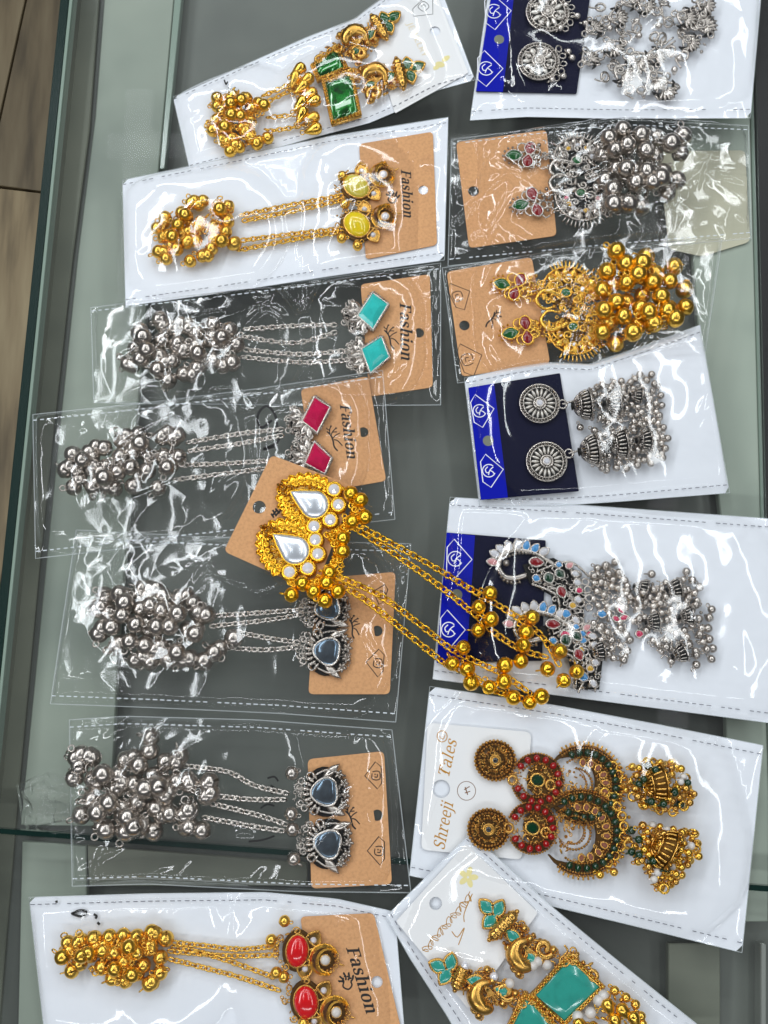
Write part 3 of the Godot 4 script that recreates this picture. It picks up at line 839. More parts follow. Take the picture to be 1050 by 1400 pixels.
	emblem(k, Vector2(-2.7, 161.6), Vector2(-7.8, 161.6), M["ink"], 1)
	drawn_tree(k, Vector2(-15.5, 146.5), Vector2(-14.0, 141.4) - Vector2(-15.4, 151.5), 5.0, false)
	base_h = 1.5
	e1 = mirror_earring("silver mirror earring near the glass seam, upper of its pair", Vector2(-27.6, 134.8), Vector2(-41.4, 136.5), 1.1, [Vector2(-43.3, 126.2), Vector2(-43.3, 144.8)])
	e2 = mirror_earring("silver mirror earring near the glass seam, lower of its pair", Vector2(-25.9, 158.3), Vector2(-39.4, 154.9), 1.1, [Vector2(-41.8, 165.0), Vector2(-42.6, 151.8)])
	bp = [Vector2(-144.7, 119.2), Vector2(-137.2, 119.2), Vector2(-145.1, 128.3), Vector2(-135.8, 129.2), Vector2(-136.2, 137.9), Vector2(-140.9, 145.1), Vector2(-132.2, 143.7), Vector2(-129.0, 151.7), Vector2(-119.7, 152.6), Vector2(-106.8, 152.6), Vector2(-110.1, 109.7), Vector2(-110.2, 115.9), Vector2(-121.2, 120.1), Vector2(-114.6, 122.5), Vector2(-107.8, 127.4), Vector2(-102.5, 121.0), Vector2(-96.0, 118.3), Vector2(-90.9, 131.0), Vector2(-97.4, 130.1), Vector2(-81.6, 130.1), Vector2(-90.8, 142.8), Vector2(-99.7, 144.6), Vector2(-106.3, 141.9), Vector2(-117.0, 131.0), Vector2(-125.3, 132.9), Vector2(-124.6, 127.4), Vector2(-114.8, 139.2), Vector2(-122.1, 141.9), Vector2(-118.2, 145.5), Vector2(-126.9, 139.2), Vector2(-84.6, 152.1), Vector2(-92.0, 150.8), Vector2(-114.3, 149.9), Vector2(-101.9, 136.5), Vector2(-110.4, 132.9), Vector2(-130.3, 126.5), Vector2(-83.2, 136.5), Vector2(-103.9, 131.9)]
	bells_for(e1, bp, M["silver"], 5.0, dir, true)
	bells_for(e2, bp, M["silver"], 5.0, dir, false)
	chains(e1, M["pale_silver"], [[Vector2(-45.1, 135.6), Vector2(-61.0, 131.9), Vector2(-74.2, 125.6), Vector2(-94.9, 122.9)], [Vector2(-46.0, 138.3), Vector2(-62.7, 138.3), Vector2(-80.5, 136.5)]], 2.6, 0.5)
	chains(e2, M["pale_silver"], [[Vector2(-44.8, 149.9), Vector2(-58.8, 145.5), Vector2(-81.3, 140.1)], [Vector2(-46.6, 152.6), Vector2(-62.4, 150.3), Vector2(-84.8, 146.4)]], 2.6, 0.5)

	# 7. red stones, near end
	dir = (Vector2(-121.9, 205.2) - Vector2(-38.4, 205.2)).normalized()
	bag("white backed bag holding the gold earrings with red oval stones", W, "white", [Vector2(-164.4, 182.3), Vector2(-109.6, 180.7), Vector2(-55.6, 180.1), Vector2(-21.9, 183.0), Vector2(5.0, 188.7)], [Vector2(-151.7, 251.6), Vector2(-90.1, 251.6), Vector2(-41.0, 251.6), Vector2(10.2, 251.6)], [1.0, 1.0, 1.0, 1.0],
		[[Vector2(-135.1, 206.8), Vector2(-105.1, 206.8), 40.0, 8.5], [Vector2(-38.4, 202.1), Vector2(-31.4, 230.2), 34.0, 8.0], [Vector2(-98.4, 208.4), Vector2(-51.6, 211.5), 18.0, 4.0]], {"welds": [0]})
	fashion_card("brown kraft card printed Fashion behind the red oval stones", [Vector2(-38.6, 190.7), Vector2(-4.7, 189.1), Vector2(10.2, 248.6), Vector2(-27.9, 251.6)], Vector2(-3.2, 218.9), 1.9, Vector2(-9.9, 218.2), Vector2(-6.7, 229.2) - Vector2(-13.7, 208.1), 12.0, Vector2(-16.8, 219.1), Vector2(-17.5, 214.3) - Vector2(-15.5, 223.8), 4.2, true)
	var bg7: Node3D = get_node("white_bag_002")
	base_h = 1.2
	smudge(bg7, [[Vector2(-144.1, 189.5), Vector2(-140.4, 187.9), Vector2(-137.2, 188.5), Vector2(-139.4, 190.5), Vector2(-143.4, 189.5)], [Vector2(-133.7, 189.5), Vector2(-132.3, 190.5), Vector2(-132.9, 191.5)], [Vector2(-131.8, 193.1), Vector2(-130.7, 194.1)], [Vector2(-151.7, 184.2), Vector2(-150.6, 183.9)]], 1.1)
	base_h = 2.5
	e1 = crescent_earring("gold earring with red oval stone, upper of its pair", Vector2(-39.5, 205.1), Vector2(-26.7, 209.0), 7.0, 5.0, 1.35, M["red"], M["pearl"], [Vector2(-45.5, 192.1), Vector2(-51.4, 200.3)])
	e2 = crescent_earring("gold earring with red oval stone, lower of its pair", Vector2(-35.2, 226.8), Vector2(-21.5, 231.2), 7.0, 5.4, 1.1, M["red"], M["pearl"], [Vector2(-45.3, 216.1), Vector2(-48.9, 214.3), Vector2(-36.2, 235.6)])
	bp = [Vector2(-143.9, 201.3), Vector2(-138.3, 200.4), Vector2(-132.0, 199.6), Vector2(-125.1, 198.8), Vector2(-118.8, 198.3), Vector2(-112.6, 198.8), Vector2(-105.9, 196.7), Vector2(-99.3, 199.6), Vector2(-145.3, 206.9), Vector2(-141.5, 213.4), Vector2(-137.8, 210.2), Vector2(-127.9, 211.8), Vector2(-123.1, 216.6), Vector2(-117.0, 217.7), Vector2(-109.1, 211.0), Vector2(-106.2, 219.0), Vector2(-101.3, 214.2), Vector2(-116.9, 209.4), Vector2(-122.2, 205.3), Vector2(-127.4, 204.5), Vector2(-133.4, 205.3), Vector2(-111.9, 205.3), Vector2(-106.0, 203.7), Vector2(-101.5, 207.7), Vector2(-113.2, 214.2), Vector2(-121.1, 211.8), Vector2(-135.9, 206.1), Vector2(-114.7, 202.1)]
	bells_for(e1, bp, M["gold"], 3.9, dir, true)
	bells_for(e2, bp, M["gold"], 3.9, dir, false)
	chains(e1, M["gold"], [[Vector2(-48.5, 202.9), Vector2(-65.6, 204.5), Vector2(-82.8, 202.9), Vector2(-96.6, 201.6)], [Vector2(-48.4, 206.9), Vector2(-68.9, 207.4), Vector2(-87.9, 206.1), Vector2(-98.2, 205.3)]], 2.5, 0.44)
	chains(e2, M["gold"], [[Vector2(-49.9, 216.6), Vector2(-65.4, 211.3), Vector2(-82.7, 206.1), Vector2(-96.5, 203.7)], [Vector2(-47.2, 222.2), Vector2(-65.3, 216.6), Vector2(-82.5, 212.3), Vector2(-98.1, 208.6)]], 2.5, 0.44)

func loose_pair() -> void:
	var k := card("kraft_card", "loose brown kraft card lying askew on the clear bags, without a bag", [Vector2(-55.4, -26.3), Vector2(-14.1, -10.3), Vector2(-33.4, 41.5), Vector2(-77.4, 21.7)], Vector2(-60.8, -0.1), 3.2, 11.0, M["kraft"], 2.8)
	base_h = 11.0
	var g := geo()
	for q in [[Vector2(-54.2, 1.3), Vector2(-52.3, 4.5)], [Vector2(-52.9, 0.6), Vector2(-50.8, 3.1)], [Vector2(-54.9, 3.1), Vector2(-53.5, 5.2)], [Vector2(-54.5, 4.5), Vector2(-52.4, 1.7)], [Vector2(-52.3, 3.7), Vector2(-50.0, 1.1)]]:
		g.stroke(q, 0.9, 0.6 + g.v.size() * 0.002)
	part(k, "lettering", g, M["ink"])
	base_h = 11.6
	var e1 := kundan_earring("bright gold earring with clear drop stone, upper of the loose pair", Vector2(-36.6, -2.2), Vector2(-46.5, -7.6), [Vector2(-24.3, -8.3), Vector2(-22.1, -0.8), Vector2(-26.0, 6.7), Vector2(-33.8, 9.9)], [Vector2(-27.2, -9.2), Vector2(-30.0, -11.3), Vector2(-34.1, -13.0), Vector2(-39.7, -13.4), Vector2(-44.5, -12.1), Vector2(-48.2, -9.2), Vector2(-49.0, -3.9), Vector2(-47.4, 1.0), Vector2(-43.5, 4.8), Vector2(-39.4, 7.6)], [Vector2(-9.2, 5.9), Vector2(-11.3, -2.5), Vector2(-19.7, 16.3), Vector2(-15.3, 8.0), Vector2(-16.1, -5.7)], [Vector2(-19.6, -8.5), Vector2(-15.4, -3.9), Vector2(-15.4, 1.7), Vector2(-17.4, 6.6), Vector2(-22.9, 11.5), Vector2(-28.3, 14.3)])
	var e2 := kundan_earring("bright gold earring with clear drop stone, lower of the loose pair", Vector2(-45.3, 19.9), Vector2(-54.2, 13.4), [Vector2(-33.1, 16.5), Vector2(-31.8, 23.4), Vector2(-36.5, 30.3), Vector2(-45.3, 32.2)], [Vector2(-36.9, 14.3), Vector2(-40.7, 11.1), Vector2(-46.2, 9.2), Vector2(-52.0, 9.5), Vector2(-56.7, 12.5), Vector2(-58.4, 17.0), Vector2(-57.6, 22.6), Vector2(-54.7, 27.5), Vector2(-50.2, 31.9)], [Vector2(-43.9, 43.5), Vector2(-33.4, 41.8), Vector2(-27.4, 37.7), Vector2(-21.9, 41.8), Vector2(-28.0, 46.2), Vector2(-19.7, 22.6), Vector2(-26.1, 32.9), Vector2(-38.9, 38.0)], [Vector2(-26.2, 16.3), Vector2(-23.5, 21.2), Vector2(-24.8, 26.7), Vector2(-28.1, 32.9), Vector2(-34.2, 36.3), Vector2(-41.6, 37.0), Vector2(-46.4, 36.3)])
	var m: Material = M["bright_gold"]
	g = geo()
	chain(g, [Vector3(Vector2(-13.3, 9.4).x, 5, Vector2(-13.3, 9.4).y), Vector3(Vector2(19.7, 27.2).x, 2, Vector2(19.7, 27.2).y), Vector3(Vector2(45.3, 41.3).x, -6, Vector2(45.3, 41.3).y), Vector3(Vector2(62.9, 52.2).x, -5, Vector2(62.9, 52.2).y), Vector3(Vector2(75.8, 62.3).x, -5, Vector2(75.8, 62.3).y), Vector3(Vector2(83.9, 76.1).x, -5, Vector2(83.9, 76.1).y)], 3.2, 0.5, 0.46)
	part(e1, "chain", g, m, "", true)
	g = geo()
	chain(g, [Vector3(Vector2(-15.3, 10.1).x, 4, Vector2(-15.3, 10.1).y), Vector3(Vector2(19.6, 33.5).x, 1, Vector2(19.6, 33.5).y), Vector3(Vector2(44.3, 52.2).x, -5, Vector2(44.3, 52.2).y), Vector3(Vector2(53.4, 60.8).x, -5, Vector2(53.4, 60.8).y), Vector3(Vector2(65.6, 68.5).x, -5, Vector2(65.6, 68.5).y), Vector3(Vector2(77.9, 72.3).x, -5, Vector2(77.9, 72.3).y)], 3.2, 0.5, 0.46)
	part(e1, "chain", g, m, "", true)
	g = geo()
	chain(g, [Vector3(Vector2(-22.7, 34.3).x, 4, Vector2(-22.7, 34.3).y), Vector3(Vector2(-1.6, 43.5).x, 0, Vector2(-1.6, 43.5).y), Vector3(Vector2(19.4, 58.4).x, -4, Vector2(19.4, 58.4).y), Vector3(Vector2(32.5, 68.5).x, -6, Vector2(32.5, 68.5).y), Vector3(Vector2(44.7, 74.6).x, -6, Vector2(44.7, 74.6).y), Vector3(Vector2(56.1, 79.9).x, -6, Vector2(56.1, 79.9).y), Vector3(Vector2(68.2, 88.3).x, -6, Vector2(68.2, 88.3).y)], 3.2, 0.5, 0.46)
	part(e2, "chain", g, m, "", true)
	g = geo()
	chain(g, [Vector3(Vector2(-25.4, 35.6).x, 4, Vector2(-25.4, 35.6).y), Vector3(Vector2(-8.4, 45.8).x, 0, Vector2(-8.4, 45.8).y), Vector3(Vector2(19.4, 67.7).x, -4, Vector2(19.4, 67.7).y), Vector3(Vector2(30.8, 76.1).x, -6, Vector2(30.8, 76.1).y), Vector3(Vector2(40.8, 79.9).x, -6, Vector2(40.8, 79.9).y), Vector3(Vector2(51.4, 87.5).x, -6, Vector2(51.4, 87.5).y), Vector3(Vector2(66.6, 92.0).x, -6, Vector2(66.6, 92.0).y)], 3.2, 0.5, 0.46)
	part(e2, "chain", g, m, "", true)
	base_h = 3.5
	heap(e1, "bell", "bell", m, [Vector2(51.1, 41.7), Vector2(45.5, 48.4), Vector2(51.3, 54.2), Vector2(45.0, 59.6), Vector2(71.0, 53.4), Vector2(67.8, 60.4), Vector2(66.1, 66.9), Vector2(65.1, 74.2), Vector2(83.7, 69.6), Vector2(77.7, 78.0), Vector2(85.2, 83.3), Vector2(91.5, 79.2)], 3.8, Vector2(-0.7, -0.5), 2.4, 1.5)
	heap(e2, "bell", "bell", m, [Vector2(37.9, 67.7), Vector2(32.5, 75.3), Vector2(39.7, 78.0), Vector2(41.1, 84.5), Vector2(57.4, 76.1), Vector2(56.8, 83.7), Vector2(49.9, 86.4), Vector2(61.2, 91.3), Vector2(68.8, 93.5), Vector2(73.9, 90.9)], 3.8, Vector2(-0.7, -0.5), 2.4, 1.5)

func blue_card(label: String, corners: Array, split: Array, hole: Vector2, h: float, em: Array) -> Node3D:
	var k := card("navy_card", label, corners, Vector2.ZERO, 0.0, h, M["card_navy"], 0.6)
	var g := geo()
	var o := PackedVector2Array([corners[0], split[0], split[1], corners[3]])
	g.flat(Geo.inset(o, 0.05), 0.6)
	part(k, "blue_band", g, M["card_blue"])
	g = geo()
	g.flat(ell(hole, 2.7, 2.7), 0.64)
	part(k, "punched_hole", g, M["panel_grey"])
	for e in em:
		emblem(k, e[0], e[1], M["ink_white"], 0, 0.5)
	return k

func right_packs() -> void:
	var W := "white backed jewellery bags"
	var C := "clear jewellery bags"
	var sv: Material = M["silver"]
	var ds: Material = M["dark_silver"]
	var X := Vector2.RIGHT
	# 1. silver fans on a blue card, far end
	bag("white backed bag holding silver fan earrings on a blue card, at the far end", W, "white", [Vector2(60.9, -315.9), Vector2(135.1, -316.8), Vector2(210.8, -315.9)], [Vector2(46.0, -213.4), Vector2(76.0, -215.5), Vector2(126.6, -214.3), Vector2(196.0, -214.7)], [1.4, 1.4, 1.4, 1.4],
		[[Vector2(85.6, -277.4), Vector2(86.6, -246.4), 24.0, 6.0], [Vector2(120.9, -266.2), Vector2(164.5, -266.2), 48.0, 9.0]], {"welds": [1], "folds": 12})
	blue_card("blue and navy card behind the silver fan earrings at the far end", [Vector2(62.4, -311.3), Vector2(116.7, -311.3), Vector2(103.3, -228.5), Vector2(49.3, -229.8)], [Vector2(74.1, -311.3), Vector2(63.8, -229.4)], Vector2(62.4, -260.9), 2.2, [[Vector2(60.4, -278.1), Vector2(69.4, -278.4)], [Vector2(55.5, -243.4), Vector2(64.1, -243.3)]])
	for s in 2:
		base_h = 2.8
		var c: Vector2 = Vector2(88.8, -275.9) if s == 0 else Vector2(83.1, -246.4)
		var e := thing("earring", "silver earring of linked fans with domed stud, " + ("cut by the far edge of the photo" if s == 0 else "nearer of the far-end pair"), "earring", c, base_h)
		disc_stud(e, c, 11.5 if s == 0 else 11.0, sv, ds, 12, sv)
		var g := geo()
		filigree(g, ell(c, 9.6, 9.6), 2.6, 1.5, 18)
		for i in 4:
			g.wire(curl(c + Vector2.from_angle(i * TAU / 4 + 0.4) * 5.6, 3.2, 1.6, Vector2.from_angle(i * 1.6), 1), 2.9, 0.5)
		for i in 5:
			var q: Vector2 = c + Vector2.from_angle(-0.6 + i * 0.35) * 13.5
			g.ring(q, 1.6, 1.7, 0.45, 12, rng.randf_range(-0.5, 0.5), rng.randf())
		part(e, "scroll_ring", g, sv)
		var fans: Array = [Vector2(112.3, -264.7), Vector2(125.1, -271.4), Vector2(134.3, -275.1), Vector2(123.1, -254.4), Vector2(132.2, -281.8), Vector2(142.8, -268.4), Vector2(141.4, -279.6), Vector2(162.2, -271.4), Vector2(161.4, -281.1), Vector2(173.2, -279.6), Vector2(169.0, -275.1)] if s == 0 else [Vector2(109.6, -247.1), Vector2(127.0, -238.3), Vector2(139.6, -256.6), Vector2(145.2, -249.3), Vector2(135.9, -247.1), Vector2(152.4, -261.8), Vector2(164.0, -257.4), Vector2(149.5, -229.6), Vector2(166.8, -236.2), Vector2(172.5, -267.7), Vector2(144.5, -235.4), Vector2(157.2, -252.9)]
		for q in fans.slice(0, 20):
			if fans.find(q) % 3 == 2:
				continue
			fan(e, q, Vector2(1, 0.2).rotated(rng.randf_range(-0.9, 0.9)), rng.randf_range(1.25, 1.6), sv, ds)
		var loops: Array = [Vector2(119.7, -269.2), Vector2(127.5, -264.7), Vector2(136.8, -266.2), Vector2(147.8, -275.9), Vector2(154.2, -269.9), Vector2(131.2, -260.3), Vector2(117.4, -278.1), Vector2(152.1, -281.1), Vector2(167.8, -266.2), Vector2(145.7, -260.3)] if s == 0 else [Vector2(116.3, -250.0), Vector2(118.4, -236.9), Vector2(131.2, -229.6), Vector2(137.4, -228.5), Vector2(149.7, -259.6), Vector2(154.3, -252.2), Vector2(135.6, -239.8), Vector2(130.7, -247.8), Vector2(160.3, -261.8), Vector2(124.0, -244.2), Vector2(142.2, -241.2), Vector2(160.9, -248.5)]
		g = geo()
		for q in loops:
			g.ring(q, rng.randf_range(2, 4), 2.5, 0.7, 12, rng.randf_range(-0.7, 0.7), rng.randf() * TAU)
			g.wire(spline([q, q + Vector2(4, 1).rotated(rng.randf() * TAU), q + Vector2(6, 2).rotated(rng.randf() * TAU)], 5), rng.randf_range(1.5, 4), 0.5)
		filigree(g, PackedVector2Array([Vector2(109.2, -270.7), Vector2(130.8, -281.1), Vector2(176.7, -293.1), Vector2(176.5, -267.7), Vector2(138.1, -266.2), Vector2(119.4, -260.3)] if s == 0 else [Vector2(107.3, -254.4), Vector2(124.5, -255.9), Vector2(140.6, -263.3), Vector2(175.2, -267.7), Vector2(176.9, -251.5), Vector2(158.1, -245.6), Vector2(148.0, -226.8), Vector2(128.5, -228.2), Vector2(110.8, -242.7)]), 1.6, 1.6, 16)
		part(e, "linked_rings", g, sv)
		bead_swarm(e, [Vector2(95.5, -266.2), Vector2(98.9, -280.4), Vector2(104.7, -273.6), Vector2(109.1, -269.2), Vector2(137.0, -270.7), Vector2(148.7, -267.7), Vector2(165.7, -275.1), Vector2(176.2, -274.4), Vector2(177.3, -281.1), Vector2(172.7, -269.9), Vector2(174.4, -264.7), Vector2(164.5, -266.2), Vector2(122.2, -266.2)] if s == 0 else [Vector2(96.2, -237.6), Vector2(99.3, -252.2), Vector2(101.2, -248.5), Vector2(90.2, -235.4), Vector2(142.8, -249.3), Vector2(155.9, -241.2), Vector2(158.9, -247.8), Vector2(166.8, -258.8), Vector2(153.2, -225.3), Vector2(137.9, -261.8), Vector2(129.8, -257.4)], M["pale_silver"], 1.9, Vector2(-1, 0), 6.0)

	# 2. silver peacocks on kraft
	bag("clear bag holding the silver peacock earrings with dark bells", C, "clear", [Vector2(36.1, -202.7), Vector2(83.6, -209.1), Vector2(126.6, -214.3), Vector2(194.9, -210.8)], [Vector2(33.3, -130.5), Vector2(66.3, -133.7), Vector2(123.4, -139.4), Vector2(192.1, -146.0)], [0.4, 0.4, 0.6, 0.4],
		[[Vector2(73.4, -190.4), Vector2(74.5, -159.1), 24.0, 5.0], [Vector2(105.8, -177.8), Vector2(144.3, -177.8), 56.0, 10.0]], {"folds": 50})
	card("kraft_card", "plain brown kraft card behind the silver peacock earrings", [Vector2(38.4, -200.6), Vector2(86.7, -207.8), Vector2(90.2, -147.2), Vector2(44.4, -140.2)], Vector2(47.2, -172.4), 2.9, 0.9, M["kraft"], 2.6)
	for s in 2:
		base_h = 1.5 + s * 0.6
		var e := thing("earring", "silver peacock earring with dark bells and red and green flower stud, " + ("upper of its pair" if s == 0 else "lower of its pair"), "earring", Vector2(76.3, -192.1) if s == 0 else Vector2(77.7, -163.8), base_h)
		if s == 0:
			trio(e, Vector2(68.7, -191.7), Vector2(77.3, -195.2), Vector2(75.9, -188.6), sv, ds, 1.3)
			peacock(e, Vector2(102.4, -189.7), X.rotated(0.1), 12.5, sv, ds, ["milk", "amber", "milk", "amber", "milk"], -1.0)
		else:
			trio(e, Vector2(71.4, -163.0), Vector2(77.6, -168.9), Vector2(80.0, -160.3), sv, ds, 1.3)
			peacock(e, Vector2(103.8, -167.8), X.rotated(-0.1), 14.0, sv, ds, ["pale_pink", "milk", "milk", "amber", "milk", "milk", "amber", "pink"], 1.0)
		var bp: Array = [Vector2(115.3, -190.3), Vector2(120.0, -189.2), Vector2(128.9, -196.2), Vector2(117.1, -196.2), Vector2(124.8, -201.4), Vector2(133.7, -197.9), Vector2(143.5, -200.3), Vector2(157.5, -201.4), Vector2(155.9, -191.5), Vector2(126.5, -192.1), Vector2(131.4, -181.6), Vector2(141.9, -189.7), Vector2(146.2, -179.9), Vector2(149.6, -193.8), Vector2(136.0, -188.6)] if s == 0 else [Vector2(115.2, -175.3), Vector2(123.1, -162.6), Vector2(132.2, -176.4), Vector2(152.9, -175.3), Vector2(129.8, -170.6), Vector2(138.3, -170.6), Vector2(147.7, -167.8), Vector2(133.6, -160.3), Vector2(125.1, -158.1), Vector2(117.7, -158.1), Vector2(121.8, -182.2), Vector2(135.4, -176.4), Vector2(124.8, -177.6), Vector2(118.0, -167.2), Vector2(142.7, -172.9)]
		heap(e, "bell", "bell", sv, bp, 4.9, Vector2(-1, 0))
		tangle(e, sv, bp, 34, 3.6)
		var g := geo()
		filigree(g, PackedVector2Array([Vector2(111.9, -200.9), Vector2(122.7, -203.2), Vector2(123.8, -178.7), Vector2(115.2, -175.3)] if s == 0 else [Vector2(113.1, -176.4), Vector2(123.8, -178.7), Vector2(124.0, -158.1), Vector2(114.4, -155.8)]), 2.2, 1.6, 26)
		filigree(g, PackedVector2Array([Vector2(77.6, -198.5), Vector2(88.4, -200.9), Vector2(96.8, -196.2), Vector2(95.2, -182.2), Vector2(86.7, -181.0), Vector2(79.4, -185.7)] if s == 0 else [Vector2(81.1, -170.6), Vector2(89.7, -175.3), Vector2(98.1, -172.9), Vector2(97.7, -159.2), Vector2(88.1, -156.9), Vector2(80.7, -156.9)]), 2.0, 1.7, 26)
		part(e, "linked_rings", g, sv)

	# 3. gold peacocks on kraft
	bag("clear bag holding the gold peacock earrings, tucked under a white bag", C, "clear", [Vector2(30.3, -129.3), Vector2(96.8, -139.8), Vector2(176.9, -146.0)], [Vector2(37.4, -66.8), Vector2(87.1, -73.0), Vector2(163.5, -78.8)], [0.8, 0.4, 0.5, 0.4],
		[[Vector2(69.7, -118.4), Vector2(70.9, -90.6), 24.0, 5.0], [Vector2(99.4, -106.4), Vector2(146.6, -110.4), 52.0, 10.0]], {"welds": []})
	var k := card("kraft_card", "brown kraft card with two emblems behind the gold peacock earrings", [Vector2(32.5, -126.9), Vector2(76.9, -135.0), Vector2(84.7, -77.3), Vector2(39.6, -69.9)], Vector2(41.3, -97.5), 2.7, 1.0, M["kraft"], 2.6)
	emblem(k, Vector2(38.4, -113.5), Vector2(44.3, -116.2), M["ink"], 1, 0.4)
	emblem(k, Vector2(43.0, -79.1), Vector2(50.0, -81.5), M["ink"], 1, 0.4)
	drawn_tree(k, Vector2(55.8, -101.1), Vector2(1, -0.4), 5.0, false)
	for s in 2:
		base_h = 1.6 + s * 0.6
		var gd: Material = M["gold"]
		var e := thing("earring", "gold peacock earring with round bells and red and green flower stud, " + ("upper of its pair" if s == 0 else "lower of its pair"), "earring", Vector2(68.6, -117.8) if s == 0 else Vector2(72.8, -94.0), base_h)
		if s == 0:
			trio(e, Vector2(60.8, -119.2), Vector2(70.1, -121.0), Vector2(67.1, -114.0), gd, M["dark_gold"], 1.3)
			peacock(e, Vector2(94.4, -115.5), X.rotated(0.2), 13.0, gd, M["dark_gold"], ["rhinestone", "amber", "rhinestone", "amber", "rhinestone"], -1.0)
		else:
			trio(e, Vector2(64.5, -92.1), Vector2(72.2, -97.3), Vector2(73.1, -90.0), gd, M["dark_gold"], 1.3)
			peacock(e, Vector2(97.4, -94.0), X.rotated(-0.25), 13.5, gd, M["dark_gold"], ["amber", "rhinestone", "amber", "rhinestone", "amber", "rhinestone"], 1.0)
		var bp: Array = [Vector2(117.6, -117.8), Vector2(126.4, -121.3), Vector2(132.4, -112.1), Vector2(113.5, -122.4), Vector2(122.8, -125.9), Vector2(135.0, -132.8), Vector2(149.3, -127.6), Vector2(139.4, -123.6), Vector2(145.6, -118.4), Vector2(154.0, -115.0), Vector2(122.9, -116.1), Vector2(136.4, -116.7), Vector2(130.9, -125.9), Vector2(111.0, -113.2), Vector2(118.2, -132.8), Vector2(128.5, -120.1)] if s == 0 else [Vector2(144.9, -104.1), Vector2(128.4, -95.1), Vector2(114.6, -97.3), Vector2(142.6, -100.7), Vector2(152.9, -104.1), Vector2(123.6, -108.1), Vector2(139.7, -108.1), Vector2(129.8, -103.0), Vector2(120.5, -97.9), Vector2(135.9, -94.5), Vector2(146.1, -96.2), Vector2(125.0, -89.4), Vector2(117.3, -85.5), Vector2(110.1, -90.6), Vector2(117.1, -105.3), Vector2(110.5, -100.7), Vector2(132.9, -99.6)]
		heap(e, "bell", "bell", gd, bp, 4.7, Vector2(-1, 0))
		tangle(e, gd, bp, 30, 3.6)
		var g := geo()
		filigree(g, PackedVector2Array([Vector2(101.7, -125.9), Vector2(111.5, -128.2), Vector2(119.3, -106.4), Vector2(102.1, -105.3)] if s == 0 else [Vector2(101.0, -104.1), Vector2(117.1, -105.3), Vector2(119.7, -90.6), Vector2(109.8, -83.8), Vector2(103.6, -88.3)]), 2.4, 1.6, 40)
		filigree(g, PackedVector2Array([Vector2(70.4, -124.7), Vector2(80.1, -123.6), Vector2(87.5, -119.0), Vector2(86.1, -107.5), Vector2(77.5, -108.7), Vector2(70.1, -111.0)] if s == 0 else [Vector2(73.0, -99.6), Vector2(82.6, -99.6), Vector2(91.1, -97.3), Vector2(90.8, -87.2), Vector2(80.1, -87.2), Vector2(73.7, -87.2)]), 2.0, 1.7, 26)
		part(e, "linked_rings", g, gd)

	# 4. silver bell-dome pair on blue
	bag("white backed bag holding silver dome earrings with round rayed studs", W, "white", [Vector2(40.7, -68.7), Vector2(64.9, -73.8), Vector2(83.5, -76.5), Vector2(103.9, -75.3), Vector2(132.2, -85.1), Vector2(160.7, -95.7)], [Vector2(47.4, -2.9), Vector2(85.0, -2.9), Vector2(117.6, -5.1), Vector2(172.1, -9.5)], [3.0, 7.0, 1.0, 1.0],
		[[Vector2(79.2, -55.6), Vector2(81.2, -23.3), 24.0, 6.0], [Vector2(104.9, -51.8), Vector2(130.3, -44.1), 60.0, 11.0]])
	blue_card("blue and navy card behind the round rayed silver studs", [Vector2(42.5, -62.9), Vector2(88.9, -70.6), Vector2(96.4, -9.5), Vector2(47.8, -5.1)], [Vector2(55.5, -65.2), Vector2(61.2, -6.2)], Vector2(52.0, -35.2), 4.6, [[Vector2(48.3, -50.8), Vector2(55.2, -51.9)], [Vector2(52.4, -19.9), Vector2(59.2, -20.6)]])
	for s in 2:
		base_h = 5.3
		var c: Vector2 = Vector2(77.9, -54.0) if s == 0 else Vector2(80.5, -24.0)
		var e := thing("earring", "silver dome earring with round rayed stud, " + ("upper of its pair on the blue card" if s == 0 else "lower of its pair on the blue card"), "earring", c, base_h)
		disc_stud(e, c, 9.9, sv, ds, 18, M["rhinestone"])
		var g := geo()
		var q: Vector2 = Vector2(89.4, -53.6) if s == 0 else Vector2(91.7, -28.1)
		g.ring(q, 1.8, 2.2, 0.5)
		g.wire([q, q + Vector2(7, -2)], 2.4, 0.55)
		part(e, "link_ring", g, sv)
		if s == 0:
			jhumka_dome(e, Vector2(97.7, -51.8), Vector2(112.9, -53.3) - Vector2(97.7, -51.8), 7.6, 9.0, sv, ds)
			jhumka_dome(e, Vector2(113.3, -53.3), Vector2(128.1, -53.3) - Vector2(113.3, -52.9), 6.0, 8.0, sv, ds, 18)
			jhumka_dome(e, Vector2(125.8, -58.1), Vector2(1, 0.1), 4.0, 6.0, sv, ds, 14)
		else:
			jhumka_dome(e, Vector2(100.2, -28.6), Vector2(114.5, -31.1) - Vector2(99.4, -28.6), 7.6, 9.0, sv, ds)
			jhumka_dome(e, Vector2(114.6, -32.0), Vector2(128.8, -33.7) - Vector2(114.5, -31.6), 7.0, 9.0, sv, ds, 20)
			jhumka_dome(e, Vector2(128.0, -34.4), Vector2(1, -0.1), 5.6, 7.0, sv, ds, 16)
